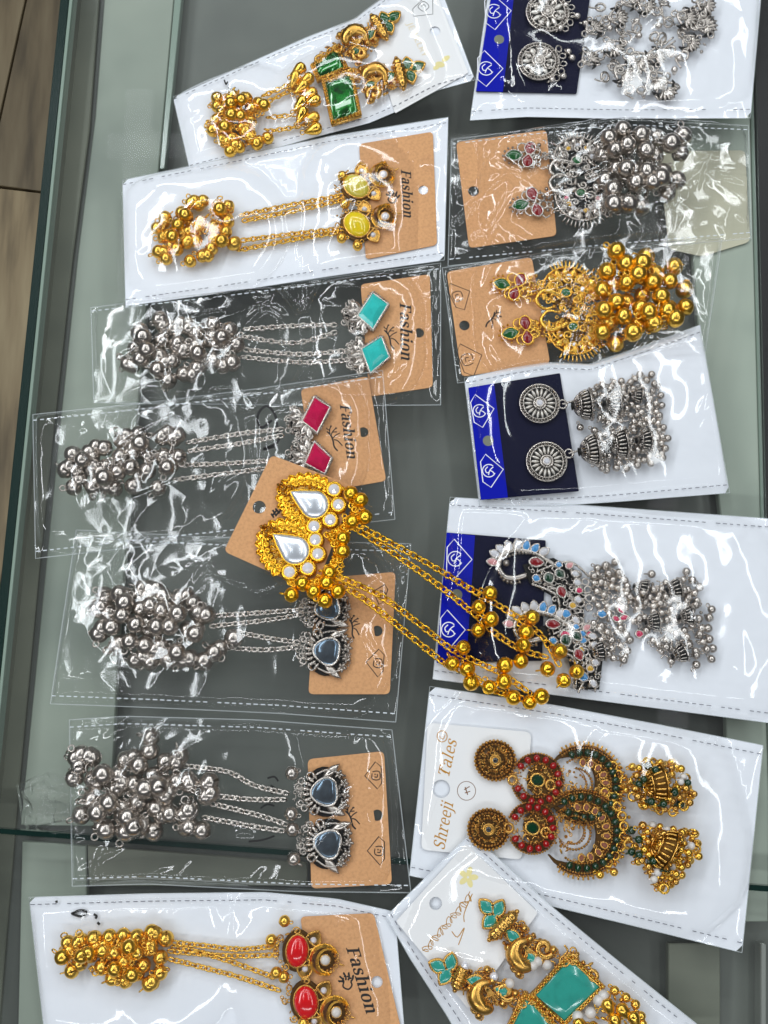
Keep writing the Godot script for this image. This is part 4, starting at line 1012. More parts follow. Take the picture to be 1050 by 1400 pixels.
		var rim: Array = [Vector2(128.8, -69.1), Vector2(134.7, -69.1), Vector2(124.0, -65.2), Vector2(119.3, -65.6), Vector2(137.4, -63.4), Vector2(138.8, -58.1), Vector2(139.0, -52.9), Vector2(137.5, -47.6), Vector2(132.5, -58.1), Vector2(135.3, -63.4), Vector2(123.9, -53.3), Vector2(115.1, -45.4), Vector2(111.7, -43.7), Vector2(126.6, -48.0), Vector2(127.6, -43.3), Vector2(132.3, -52.9), Vector2(105.6, -58.6), Vector2(107.0, -62.5), Vector2(109.1, -62.5), Vector2(114.2, -63.0), Vector2(97.8, -41.5), Vector2(104.8, -39.8), Vector2(120.0, -61.6), Vector2(121.5, -57.2), Vector2(118.6, -48.5), Vector2(125.1, -61.6), Vector2(132.0, -66.1), Vector2(107.9, -52.9), Vector2(109.3, -46.7), Vector2(134.4, -45.0)] if s == 0 else [Vector2(139.3, -41.5), Vector2(141.1, -35.9), Vector2(139.6, -30.7), Vector2(138.1, -26.0), Vector2(132.1, -23.0), Vector2(125.4, -22.1), Vector2(119.9, -20.4), Vector2(114.9, -20.8), Vector2(109.9, -19.5), Vector2(107.4, -20.0), Vector2(128.8, -24.7), Vector2(136.1, -36.3), Vector2(132.8, -29.8), Vector2(107.7, -37.2), Vector2(109.4, -27.3), Vector2(111.0, -26.0), Vector2(105.5, -23.4), Vector2(119.1, -39.8), Vector2(124.2, -41.5), Vector2(132.5, -39.8), Vector2(134.7, -32.9), Vector2(123.5, -26.0), Vector2(116.8, -26.0), Vector2(122.0, -29.4), Vector2(105.3, -31.1), Vector2(106.7, -22.5), Vector2(120.6, -35.5), Vector2(113.9, -37.2), Vector2(125.3, -29.4)]
		bead_swarm(e, rim, sv, 1.95, Vector2(-1, 0), 10.0)
		bead_swarm(e, strew(PackedVector2Array([Vector2(108.3, -64.3), Vector2(127.1, -67.8), Vector2(137.1, -65.2), Vector2(137.8, -45.9), Vector2(119.3, -44.1), Vector2(107.6, -45.9)] if s == 0 else [Vector2(107.4, -39.8), Vector2(136.1, -45.0), Vector2(139.9, -38.0), Vector2(137.6, -26.0), Vector2(106.6, -20.8)]), 3.4, 34), M["pale_silver"], 1.7, Vector2(-1, 0), 8.0)
		g = geo()
		filigree(g, PackedVector2Array([Vector2(104.9, -63.4), Vector2(127.1, -67.8), Vector2(137.1, -65.2), Vector2(137.8, -45.9), Vector2(119.3, -44.1), Vector2(105.9, -45.9)] if s == 0 else [Vector2(105.7, -39.8), Vector2(136.1, -45.0), Vector2(139.9, -38.0), Vector2(137.6, -26.0), Vector2(105.0, -20.8)]), 1.6, 1.6, 70)
		part(e, "linked_rings", g, sv)

	# 5. long silver peacock with coloured stones
	bag("white backed bag holding the silver earrings with many coloured stones under the gold chain ends", W, "white", [Vector2(32.9, -7.3), Vector2(99.4, -3.2), Vector2(198.3, 4.1)], [Vector2(23.5, 82.3), Vector2(96.0, 91.6), Vector2(191.0, 103.9)], [0.9, 0.9, 0.9, 0.9],
		[[Vector2(55.5, 22.7), Vector2(76.3, 47.9), 34.0, 4.0], [Vector2(104.5, 51.4), Vector2(143.4, 53.2), 60.0, 11.0]])
	blue_card("blue and navy card under the loose pair's gold chain ends", [Vector2(30.9, 10.7), Vector2(79.7, 14.7), Vector2(76.2, 73.6), Vector2(25.3, 74.6)], [Vector2(44.9, 12.2), Vector2(39.7, 73.9)], Vector2(35.5, 41.6), 1.6, [[Vector2(35.4, 23.9), Vector2(43.2, 24.2)], [Vector2(31.8, 58.6), Vector2(39.4, 58.7)]])
	for s in 2:
		base_h = 2.2 + s * 0.5
		var sh: Vector2 = Vector2.ZERO if s == 0 else Vector2(58.3, 56.7) - Vector2(51.1, 26.4)
		var c: Vector2 = Vector2(58.6, 25.8) + sh
		var e := thing("earring", "silver arched peacock earring with coloured stones, " + ("in full view" if s == 0 else "half hidden by gold bells"), "earring", c, base_h)
		var ds5: Array = [Vector2(52.8, 25.8) + sh, Vector2(54.1, 21.7) + sh, Vector2(57.0, 19.4) + sh, Vector2(61.1, 17.9) + sh, Vector2(65.5, 17.1) + sh, Vector2(69.8, 17.6) + sh, Vector2(74.1, 19.0) + sh, Vector2(78.5, 20.6) + sh]
		var body_: Array = [Vector2(55.7, 28.2) + sh, Vector2(57.5, 22.9) + sh, Vector2(63.4, 20.0) + sh, Vector2(71.5, 20.6) + sh, Vector2(77.8, 23.7) + sh, Vector2(82.9, 27.0) + sh]
		var cols := ["pale_pink", "milk", "milk", "milk", "milk", "sky_blue", "sky_blue", "milk"]
		for i in ds5.size():
			stone(e, drop(ds5[i], 2.7, 1.9, ds5[i] - (Vector2(66.7, 28.2) + sh), 0.6, 14), 2.4, 1.0, M[cols[i]], sv, 0.45, "crest_stone")
		var g := geo()
		var n := spline(body_, 6)
		var rr := []
		for i in n.size():
			rr.append(lerpf(1.4, 1.0, float(i) / n.size()))
		g.wire(n, 1.9, rr, false, 10)
		g.wire(spline([Vector2(55.7, 28.2) + sh, Vector2(58.5, 32.9) + sh, Vector2(63.6, 33.8) + sh, Vector2(69.4, 32.3) + sh], 5), 2.0, 1.6)
		part(e, "neck", g, sv)
		g = geo()
		beads_along(g, [Vector2(55.6, 29.4) + sh, Vector2(57.8, 34.2) + sh, Vector2(63.0, 36.1) + sh, Vector2(67.6, 35.4) + sh], 1.8, 1.0, false, 2.0)
		beads_along(g, [Vector2(59.8, 23.5) + sh, Vector2(66.8, 21.4) + sh, Vector2(74.9, 22.3) + sh], 2.6, 0.8, false, 2.1)
		g.ball(Vector2(59.8, 26.4) + sh, 2.4, 1.8)
		filigree(g, PackedVector2Array([Vector2(71.3, 28.2) + sh, Vector2(82.9, 25.8) + sh, Vector2(93.2, 30.5) + sh, Vector2(98.5, 43.3) + sh, Vector2(95.7, 57.1) + sh, Vector2(84.3, 57.1) + sh, Vector2(82.4, 43.3) + sh, Vector2(73.3, 37.5) + sh]), 2.2, 1.5, 90)
		for q in [[250, 190, 380, 150, 460, 210], [230, 240, 330, 290, 330, 400], [300, 250, 390, 300, 340, 420]]:
			var o5: Vector2 = c - Vector2(120, 150) * 0.1215
			g.wire(spline([o5 + Vector2(q[0], q[1]) * 0.1215, o5 + Vector2(q[2], q[3]) * 0.1215, o5 + Vector2(q[4], q[5]) * 0.1215], 6), 2.6, 0.65)
		part(e, "beading", g, sv)
		g = geo()
		g.plate(PackedVector2Array([Vector2(67.8, 27.0) + sh, Vector2(83.0, 23.5) + sh, Vector2(93.2, 29.4) + sh, Vector2(97.9, 43.3) + sh, Vector2(95.7, 57.1) + sh, Vector2(84.3, 57.1) + sh, Vector2(81.3, 42.1) + sh, Vector2(71.1, 36.3) + sh]), 0.4, 1.2, 0.2)
		part(e, "back_plate", g, ds)
		var gems := [[250, 152, 4.0, 2.6, 0.1, "ruby"], [298, 217, 3.1, 2.9, 1.2, "dark_green"], [343, 200, 3.0, 2.4, 0.8, "dark_green"], [347, 273, 3.4, 2.6, 1.2, "ruby"], [248, 218, 2.2, 2.0, 0.4, "sky_blue"], [340, 163, 1.9, 1.7, 0.4, "sky_blue"],
			[383, 165, 2.4, 1.8, -0.6, "pale_pink"], [405, 200, 2.3, 1.6, 0.3, "milk"], [412, 235, 2.2, 1.8, 0.3, "milk"], [418, 267, 1.9, 1.8, 0.3, "pink"], [412, 303, 2.0, 1.8, 0.3, "milk"], [390, 327, 2.1, 1.9, 0.3, "amber"], [363, 360, 2.6, 2.4, 0.3, "sky_blue"], [400, 385, 2.4, 1.6, 0.9, "milk"]]
		if s == 0:
			gems += [[358, 452, 3.6, 3.0, 1.1, "pink"], [425, 440, 2.0, 1.9, 0.2, "sky_blue"], [425, 465, 2.2, 1.9, 0.2, "sky_blue"], [452, 440, 1.9, 1.5, 0.2, "pink"], [417, 503, 1.9, 1.8, 0.2, "amber"], [580, 345, 2.3, 1.6, 1.0, "pink"], [592, 375, 2.3, 1.6, -0.4, "pink"], [560, 380, 2.2, 1.5, 0.6, "pink"], [505, 360, 2.6, 2.2, 0.2, "sky_blue"], [650, 440, 2.2, 2.0, 0.1, "pink"]]
		for q in gems:
			var p: Vector2 = c + (Vector2(q[0], q[1]) - Vector2(120, 150)) * 0.1215
			stone(e, drop(p, q[2] * 0.9, q[3] * 0.9, X.rotated(q[4]), 0.5, 16), 3.2, 0.9, M[q[5]], sv, 0.5, "inlay_stone")
		g = geo()
		for q in strew(PackedVector2Array([Vector2(93.2, 29.4), Vector2(100.0, 34.0), Vector2(100.6, 47.9), Vector2(93.7, 49.1)] if s == 0 else [Vector2(90.1, 54.8), Vector2(100.4, 54.8), Vector2(100.7, 76.4), Vector2(92.7, 76.4)]), 3.4, 16):
			g.ring(q, 2.6, 1.7, 0.55, 12, rng.randf_range(-0.3, 0.3), 0)
		part(e, "ring_fringe", g, sv)
		for q in ([Vector2(124.0, 38.7), Vector2(140.1, 39.2)] if s == 0 else [Vector2(129.0, 55.4), Vector2(145.2, 52.5), Vector2(140.8, 70.8), Vector2(102.1, 69.6)]):
			jhumka_dome(e, q, Vector2(1, rng.randf_range(-0.4, 0.4)), 4.6, 6.5, sv, ds, 14)
		var rim: Array = [Vector2(113.0, 25.8), Vector2(104.2, 28.8), Vector2(108.3, 27.6), Vector2(114.6, 31.1), Vector2(117.3, 34.9), Vector2(111.5, 34.6), Vector2(105.7, 35.8), Vector2(118.2, 39.8), Vector2(113.7, 38.7), Vector2(119.2, 43.3), Vector2(122.6, 44.5), Vector2(130.5, 31.7), Vector2(127.6, 36.3), Vector2(125.0, 41.6), Vector2(147.5, 30.5), Vector2(150.2, 34.6), Vector2(153.5, 38.1), Vector2(151.2, 46.8), Vector2(134.0, 46.2), Vector2(133.7, 42.1), Vector2(126.6, 45.6), Vector2(143.8, 35.2), Vector2(145.9, 39.8), Vector2(148.0, 43.3), Vector2(102.4, 32.9), Vector2(109.3, 31.7), Vector2(115.6, 47.9)] if s == 0 else [Vector2(158.6, 49.1), Vector2(157.2, 53.1), Vector2(156.3, 58.2), Vector2(156.6, 63.4), Vector2(158.0, 67.9), Vector2(157.1, 73.0), Vector2(149.6, 75.8), Vector2(137.7, 74.1), Vector2(131.9, 66.2), Vector2(126.5, 59.4), Vector2(123.3, 53.7), Vector2(152.0, 53.7), Vector2(152.1, 61.1), Vector2(149.8, 71.3), Vector2(146.7, 66.2), Vector2(144.8, 59.4), Vector2(140.5, 54.8), Vector2(136.5, 54.2), Vector2(135.2, 67.4), Vector2(116.9, 69.1), Vector2(115.0, 73.6), Vector2(109.7, 63.9), Vector2(114.0, 58.2), Vector2(104.9, 57.1), Vector2(107.7, 70.8), Vector2(118.3, 63.9), Vector2(154.6, 68.5), Vector2(148.8, 49.1)]
		bead_swarm(e, rim, sv, 2.15, Vector2(-1, 0), 10.0)
		bead_swarm(e, strew(PackedVector2Array([Vector2(101.2, 31.7), Vector2(111.8, 27.0), Vector2(118.4, 35.2), Vector2(124.1, 37.5), Vector2(148.5, 34.0), Vector2(153.5, 46.8), Vector2(101.7, 49.1)] if s == 0 else [Vector2(100.6, 49.1), Vector2(153.5, 47.9), Vector2(156.8, 68.5), Vector2(134.9, 74.1), Vector2(127.5, 61.7), Vector2(117.5, 57.1), Vector2(115.6, 74.1), Vector2(100.9, 70.8)]), 3.6, 44), M["pale_silver"], 1.85, Vector2(-1, 0), 8.0)
		g = geo()
		filigree(g, PackedVector2Array([Vector2(101.2, 31.7), Vector2(111.8, 27.0), Vector2(118.4, 35.2), Vector2(124.1, 37.5), Vector2(148.5, 34.0), Vector2(153.5, 46.8), Vector2(101.7, 49.1)] if s == 0 else [Vector2(100.6, 49.1), Vector2(153.5, 47.9), Vector2(156.8, 68.5), Vector2(134.9, 74.1), Vector2(127.5, 61.7), Vector2(117.5, 57.1), Vector2(115.6, 74.1), Vector2(100.9, 70.8)]), 1.6, 1.6, 90)
		part(e, "linked_rings", g, sv)

	# 6. red and green crescents
	var ag: Material = M["antique_gold"]
	var dg: Material = M["dark_gold"]
	bag("white backed bag holding the antique gold earrings with red and green bead crescents", W, "white", [Vector2(22.0, 85.8), Vector2(81.9, 94.7), Vector2(130.3, 103.6), Vector2(180.3, 113.5)], [Vector2(11.8, 172.7), Vector2(59.0, 182.0), Vector2(112.3, 194.2), Vector2(164.2, 206.5)], [1.6, 1.0, 1.0, 1.0],
		[[Vector2(50.7, 120.6), Vector2(49.5, 150.5), 26.0, 6.0], [Vector2(70.4, 133.9), Vector2(94.0, 143.9), 56.0, 6.0], [Vector2(125.3, 133.9), Vector2(130.8, 160.3), 40.0, 10.0]])
	k = card("white_card", "white card with gold lettering behind the antique gold crescent earrings", [Vector2(20.8, 102.9), Vector2(70.1, 107.4), Vector2(64.1, 165.5), Vector2(17.3, 161.0)], Vector2(26.9, 133.5), 4.2, 2.2, M["card_white"], 3.0)
	lettering(k, "Shreeji", Vector2(27.9, 149.7), Vector2(30.9, 140.6) - Vector2(27.1, 158.5), 7.6, M["ink_gold"], 0.25, "Droid Serif", 400, 0.62, 0.86)
	lettering(k, "Tales", Vector2(30.2, 118.9), Vector2(32.9, 111.2) - Vector2(29.2, 126.3), 7.6, M["ink_gold"], 0.25, "Droid Serif", 400, 0.62, 0.95)
	var g := geo()
	g.stroke(Array(ell(Vector2(38.8, 134.4), 4.3, 4.3, X, 24)), 0.28, 0.62, true)
	g.stroke([Vector2(38.2, 132.7), Vector2(39.3, 136.2)], 0.5, 0.63)
	g.stroke([Vector2(40.3, 132.4), Vector2(37.7, 133.9)], 0.4, 0.64)
	g.stroke([Vector2(40.5, 134.6), Vector2(38.0, 135.4)], 0.4, 0.65)
	part(k, "round_emblem", g, M["ink_brown"])
	g = geo()
	g.stroke(spline([Vector2(29.2, 126.3), Vector2(27.2, 125.0), Vector2(27.5, 123.4)], 4), 0.4, 0.66)
	g.stroke(Array(ell(Vector2(27.6, 109.3), 2.4, 2.6, X, 16)), 0.4, 0.67, true)
	g.stroke(spline([Vector2(26.3, 109.3), Vector2(28.0, 110.6), Vector2(29.0, 108.6)], 4), 0.35, 0.68)
	part(k, "flourish", g, M["ink_gold"])
	for s in 2:
		base_h = 3.0 + s * 1.2
		var c: Vector2 = Vector2(52.4, 120.4) if s == 0 else Vector2(48.5, 151.6)
		var e := thing("earring", "antique gold earring with red and green bead crescents, " + ("upper of its pair" if s == 0 else "lower, its stud under the next bag"), "earring", c, base_h)
		# round beaded stud
		g = geo()
		g.plate(ell(c, 9.6, 9.2, X, 30), 0.5, 1.6, 0.3)
		part(e, "back_plate", g, dg)
		g = geo()
		for r in [9.4, 7.6, 5.2]:
			beads_along(g, Array(ell(c, r, r * 0.96, X, 16)), 2.2 + (9.4 - r) * 0.12, 0.85 if r > 9 else 0.7, true, 2.1)
		filigree(g, ell(c, 7.0, 7.0), 2.2, 1.0, 40)
		g.ring(c, 2.8, 2.4, 0.5, 18)
		part(e, "beaded_stud", g, ag)
		stone(e, ell(c, 1.6, 1.6, X, 10), 2.6, 0.8, M["black"], ag, 0.4, "centre_stone")
		# first crescent: red beads
		var c1: Vector2 = Vector2(72.0, 129.4) if s == 0 else Vector2(68.9, 150.9)
		var R1 := 9.6 if s == 0 else 9.0
		var t1 := 0.15 if s == 0 else 0.0
		g = geo()
		g.plate(moon(c1, R1 + 2.4, 9.0, -X.rotated(t1), 0.4, 22), 0.5, 1.5, 0.3)
		g.plate(ell(c1 + X * 1.2, R1 - 3.4, R1 - 2.4), 0.5, 1.4, 0.2)
		part(e, "back_plate", g, dg)
		g = geo()
		var arc := func(cc: Vector2, R: float, a0: float, a1: float, n: int, tt: float) -> Array:
			var out := []
			for i in n:
				out.append(cc + Vector2.from_angle(tt + lerpf(a0, a1, float(i) / (n - 1))) * R)
			return out
		for r in [R1 + 2.6, R1 - 1.7]:
			beads_along(g, arc.call(c1, r, -2.7, 2.7, 20, t1), 2.0, 0.66, false, 1.95)
		filigree(g, ell(c1 + X * 1.2, R1 - 2.6, R1 - 1.8), 1.6, 1.25, 34)
		g.ring(c1 - X * (R1 + 2.0), 2.2, 2.0, 0.7)
		filigree(g, ell(c1 - X * (R1 + 0.5), 3.0, 5.0), 1.4, 1.2, 12)
		part(e, "bead_border", g, ag)
		for q in arc.call(c1, R1 + 0.4, -2.6, 2.6, 13, t1):
			var b := geo()
			b.bean(q, 2.7, 1.8, 1.65, 1.5, q - c1, 10)
			part(e, "red_bead", b, M["red_bead"])
		stone(e, ell(c1, 3.3, 3.0, X.rotated(0.4), 10), 2.6, 1.4, M["dark_green"], ag, 0.6, "green_stone", 0.5)
		# second crescent: green beads
		var c2: Vector2 = Vector2(93.9, 131.6) if s == 0 else Vector2(92.1, 153.0)
		var R2 := 14.8 if s == 0 else 16.0
		var t2 := 0.1 if s == 0 else -0.05
		g = geo()
		g.plate(moon(c2, R2 + 3.2, 13.0, -X.rotated(t2), 0.5, 24), 0.3, 1.3, 0.3)
		part(e, "back_plate", g, dg)
		g = geo()
		for r in [R2 + 3.4, R2 + 2.0, R2 - 2.0]:
			beads_along(g, arc.call(c2, r, -2.3, 2.3, 24, t2), 1.9, 0.68, false, 1.95)
		for q in arc.call(c2, R2 + 3.6, -2.2, 2.2, 40, t2):
			g.wire([q, q + (q - c2).normalized() * 1.6], 1.6, 0.5)
		filigree(g, moon(c2, R2 - 2.6, 6.0, -X.rotated(t2), 0.9, 24), 1.6, 1.0, 60)
		part(e, "bead_border", g, ag)
		for q in arc.call(c2, R2, -2.05, 2.05, 17, t2):
			var b := geo()
			b.bean(q, 2.7, 1.9, 1.6, 1.5, q - c2, 10)
			part(e, "green_bead", b, M["dark_green"])
		for q in arc.call(c2, R2 - 4.6, -1.7, 1.7, 10, t2):
			stone(e, ell(q, 1.9, 1.4, q - c2, 8), 2.0, 1.0, M["smoky_rose"], ag, 0.4, "peach_stone", 0.5)
		g = geo()
		filigree(g, ell(c2 - X * (R2 * 0.55), 5.0, R2 * 0.6), 2.4, 1.3, 26)
		g.ring(c2 - X * (R2 + 1.0), 2.4, 2.2, 0.7)
		part(e, "linked_rings", g, ag)
		# inner half moon with pearls
		g = geo()
		g.plate(moon(c2 + X * -4.0, 7.6, 3.4, -X.rotated(t2 + 0.6), 0.8, 18), 0.8, 2.0, 0.3)
		beads_along(g, arc.call(c2 + X * -4.0, 7.6, -2.2, 2.2, 18, t2 + 0.6), 2.6, 0.7, false, 2.0)
		beads_along(g, arc.call(c2 + X * -4.0, 5.0, -1.8, 1.8, 14, t2 + 0.6), 2.6, 0.65, false, 2.0)
		part(e, "inner_moon", g, ag)
		# ring fringe
		g = geo()
		for q in spots([Vector2(107.7, 122.9), Vector2(110.3, 127.2), Vector2(112.9, 130.5), Vector2(105.9, 137.5), Vector2(102.8, 133.7)] if s == 0 else [Vector2(108.6, 141.3), Vector2(110.6, 145.5), Vector2(111.3, 149.8), Vector2(111.1, 154.1), Vector2(109.8, 158.3), Vector2(107.7, 162.0), Vector2(104.8, 165.2), Vector2(101.4, 167.8)], 4.7):
			g.ring(q, 2.6, 1.9, 0.55, 14)
			g.ball(q + Vector2(3.4, 0.6), 2.0, 0.9, 8)
		part(e, "ring_fringe", g, M["gold"])
		# hanging dome with pearls and beads
		var hc: Vector2 = Vector2(124.6, 130.8) if s == 0 else Vector2(126.0, 158.3)
		jhumka_dome(e, hc, Vector2(1, -0.15) if s == 0 else Vector2(1, 0.5), 9.0 if s == 0 else 9.5, 11.0, ag, dg, 20)
		var area := PackedVector2Array([Vector2(116.6, 123.4), Vector2(125.7, 120.2), Vector2(137.8, 123.4), Vector2(143.8, 135.3), Vector2(135.6, 143.9), Vector2(120.2, 141.8), Vector2(112.7, 134.3)] if s == 0 else [Vector2(113.1, 150.3), Vector2(124.3, 148.2), Vector2(141.7, 152.5), Vector2(145.2, 159.9), Vector2(134.0, 173.6), Vector2(126.1, 177.7), Vector2(118.9, 169.4), Vector2(111.6, 161.0)])
		for q in strew(area, 2.7, 62):
			var mm: Material = [ag, M["gold"], M["pearl"], M["gold"], ag, M["dark_green"]][rng.randi() % 6]
			place(e, "pearl" if mm == M["pearl"] else "bead", "bead", mm, q, rng.randf_range(3.0, 13.0), rng.randf_range(1.5, 2.1), Vector3(-1, 0.4, rng.randf() - 0.5))
		for q in ([Vector2(123.4, 120.7), Vector2(116.6, 123.4), Vector2(137.2, 123.4), Vector2(141.8, 132.1), Vector2(139.6, 140.7), Vector2(143.2, 136.4), Vector2(135.1, 121.3)] if s == 0 else [Vector2(144.8, 157.8), Vector2(143.9, 153.5), Vector2(141.0, 165.2), Vector2(136.3, 171.5), Vector2(131.7, 175.7), Vector2(126.7, 177.2), Vector2(129.7, 172.0), Vector2(99.1, 171.5), Vector2(105.7, 170.4), Vector2(139.0, 152.5), Vector2(116.9, 165.7)]):
			place(e, "bead", "bead", M["gold"], q, rng.randf_range(2.5, 5.0), 2.0, Vector3(-1, 0.3, rng.randf() - 0.5))
		g = geo()
		for q in strew(area, 4.5, 16):
			g.ring(q, rng.randf_range(5, 9), 2.0, 0.6, 12, rng.randf_range(-0.9, 0.9), rng.randf() * TAU)
		filigree(g, area, 5.5, 1.6, 40)
		part(e, "linked_rings", g, M["gold"])
		if s == 1:
			g = geo()
			for i in 5:
				var d := Vector2.from_angle(i * TAU / 5 + 0.3)
				g.wire(Array(leaf(Vector2(129.0, 164.6) + d * 3.4, 3.2, 1.9, d, 12)), 9.5, 0.5, true)
			g.ball(Vector2(129.0, 164.6), 9.8, 1.3)
			part(e, "flower", g, M["gold"])

	# 7. teal stones, near end
	bag("white backed bag holding the gold earrings with teal square stones, near corner", W, "white", [Vector2(39.5, 154.1), Vector2(49.9, 162.0), Vector2(77.4, 186.2), Vector2(108.3, 210.9), Vector2(143.3, 238.2), Vector2(158.9, 251.6)], [Vector2(1.0, 190.3), Vector2(11.7, 208.4), Vector2(28.7, 233.6), Vector2(40.9, 254.6)], [5.5, 1.0, 3.0, 1.0],
		[[Vector2(43.7, 189.4), Vector2(55.0, 208.4), 24.0, 6.0], [Vector2(64.9, 214.6), Vector2(100.7, 233.3), 60.0, 8.0]])
	k = card("white_card", "white card with gold script behind the teal stone earrings", [Vector2(38.1, 158.0), Vector2(70.6, 188.4), Vector2(38.0, 229.6), Vector2(5.4, 192.2)], Vector2(23.7, 184.4), 2.9, 5.0, M["card_white"], 1.4)
	g = geo()
	var w0: Vector2 = Vector2(18.2, 205.4)
	var w1: Vector2 = Vector2(40.1, 180.9)
	var wd := (w1 - w0).normalized()
	var we := Vector2(wd.y, -wd.x)
	var script := []
	var L := w0.distance_to(w1)
	for i in 110:
		var t := i / 109.0
		script.append(w0 + wd * (t * L + 1.3 * sin(t * 95.0)) + we * (1.7 * cos(t * 95.0 + sin(t * 31.0)) * (0.5 + 0.6 * absf(sin(t * 21.0)))))
	g.stroke(script, 0.35, 0.62)
	g.stroke(spline([Vector2(40.6, 180.2), Vector2(36.8, 188.5), Vector2(36.7, 192.5)], 4), 0.4, 0.64)
	g.stroke(spline([Vector2(30.9, 196.5), Vector2(33.5, 199.0), Vector2(36.7, 195.0), Vector2(33.9, 202.4)], 4), 0.4, 0.65)
	part(k, "gold_script", g, M["ink_gold"])
	g = geo()
	for i in 5:
		g.flat(ell(Vector2(38.7, 172.9) + Vector2.from_angle(i * 1.25) * 2.6, 2.2, 1.3, Vector2.from_angle(i * 1.25), 12), 0.62 + i * 0.01)
	part(k, "gold_flower_print", g, M["ink_yellow"])
	base_h = 5.8
	e_teal()

func e_teal() -> void:
	var fr1 := [Vector2(83.7, 207.9), Vector2(96.8, 219.7), Vector2(80.7, 233.8), Vector2(68.0, 223.1)]
	var fr2 := [Vector2(63.9, 224.1), Vector2(77.0, 237.7), Vector2(72.5, 248.2), Vector2(56.2, 238.6)]
	var e1 := temple_earring("gold earring with teal square stone, right of its pair", [Vector2(46.9, 185.7), Vector2(52.1, 186.5), Vector2(48.3, 191.5)], [Vector2(60.6, 187.5), Vector2(47.7, 199.7)], Vector2(64.9, 203.4), Vector2(76.7, 213.3), fr1, M["teal"], M["teal"], 1.28, Vector2(58.4, 198.0), Vector2(66.4, 206.9))
	var e2 := temple_earring("gold earring with teal square stone cut by the near edge of the photo", [Vector2(24.6, 211.1), Vector2(30.0, 209.6), Vector2(27.7, 215.1)], [Vector2(36.5, 210.4), Vector2(31.8, 221.2)], Vector2(47.2, 221.2), Vector2(58.5, 231.9), fr2, M["teal"], M["teal"], 1.28, Vector2(41.1, 217.2), Vector2(52.7, 221.3))
	var m: Material = M["gold"]
	buds(e1, [Vector2(100.2, 227.5), Vector2(106.8, 229.4), Vector2(103.0, 233.8), Vector2(111.4, 232.8)], Vector2(-0.7, -0.7), m, 1.1)
	buds(e2, [Vector2(87.4, 234.8), Vector2(93.6, 236.7)], Vector2(-0.7, -0.7), m, 1.0)
	for q in [Vector2(92.3, 230.4), Vector2(86.5, 231.9), Vector2(96.1, 225.1), Vector2(98.3, 223.1)]:
		place(e1, "pearl", "plain", M["pearl"], q, 3.5, 2.6, Vector3.UP)
	for q in [Vector2(69.5, 208.9), Vector2(67.3, 210.8), Vector2(73.6, 210.4), Vector2(56.7, 218.2)]:
		place(e1, "pearl", "plain", M["pearl"], q, 2.6, 2.3, Vector3.UP)
	for q in [Vector2(103.6, 221.2), Vector2(108.6, 224.1), Vector2(112.7, 227.0), Vector2(115.0, 231.9), Vector2(115.4, 235.2)]:
		place(e1, "bead", "bead", m, q, 3.0, 2.2, Vector3(-1, 0.3, -1))
	for q in [Vector2(36.5, 210.8), Vector2(49.5, 215.3)]:
		place(e2, "rhinestone", "plain", M["rhinestone"], q, 3.0, 2.0, Vector3.UP)
	var g := geo()
	filigree(g, PackedVector2Array([Vector2(98.3, 221.2), Vector2(114.7, 228.9), Vector2(116.4, 236.7), Vector2(87.4, 236.7)]), 2.4, 1.7, 40)
	part(e1, "linked_rings", g, m)

# ---------------------------------------------------------------- materials
func mat(called: String, c: Color, rough: float, metal := 0.0) -> StandardMaterial3D:
	var m := StandardMaterial3D.new()
	m.resource_name = called
	m.albedo_color = c
	m.roughness = rough
	m.metallic = metal
	M[called] = m
	return m

func noise_tex(size: int, freq: float, ramp: Array, kind := FastNoiseLite.TYPE_SIMPLEX_SMOOTH, seed_ := 1, oct := 4) -> NoiseTexture2D:
	var f := FastNoiseLite.new()
	f.noise_type = kind
	f.frequency = freq
	f.seed = seed_
	f.fractal_octaves = oct
	var t := NoiseTexture2D.new()
	t.width = size
	t.height = size
	t.seamless = true
	t.noise = f
	if ramp:
		var g := Gradient.new()
		g.offsets = PackedFloat32Array([0.0, 0.5, 1.0])
		g.colors = PackedColorArray(ramp)
		t.color_ramp = g
	return t

func tri(m: StandardMaterial3D, scale: float, world := false) -> void:
	m.uv1_triplanar = true
	m.uv1_world_triplanar = world
	m.uv1_scale = Vector3.ONE * scale

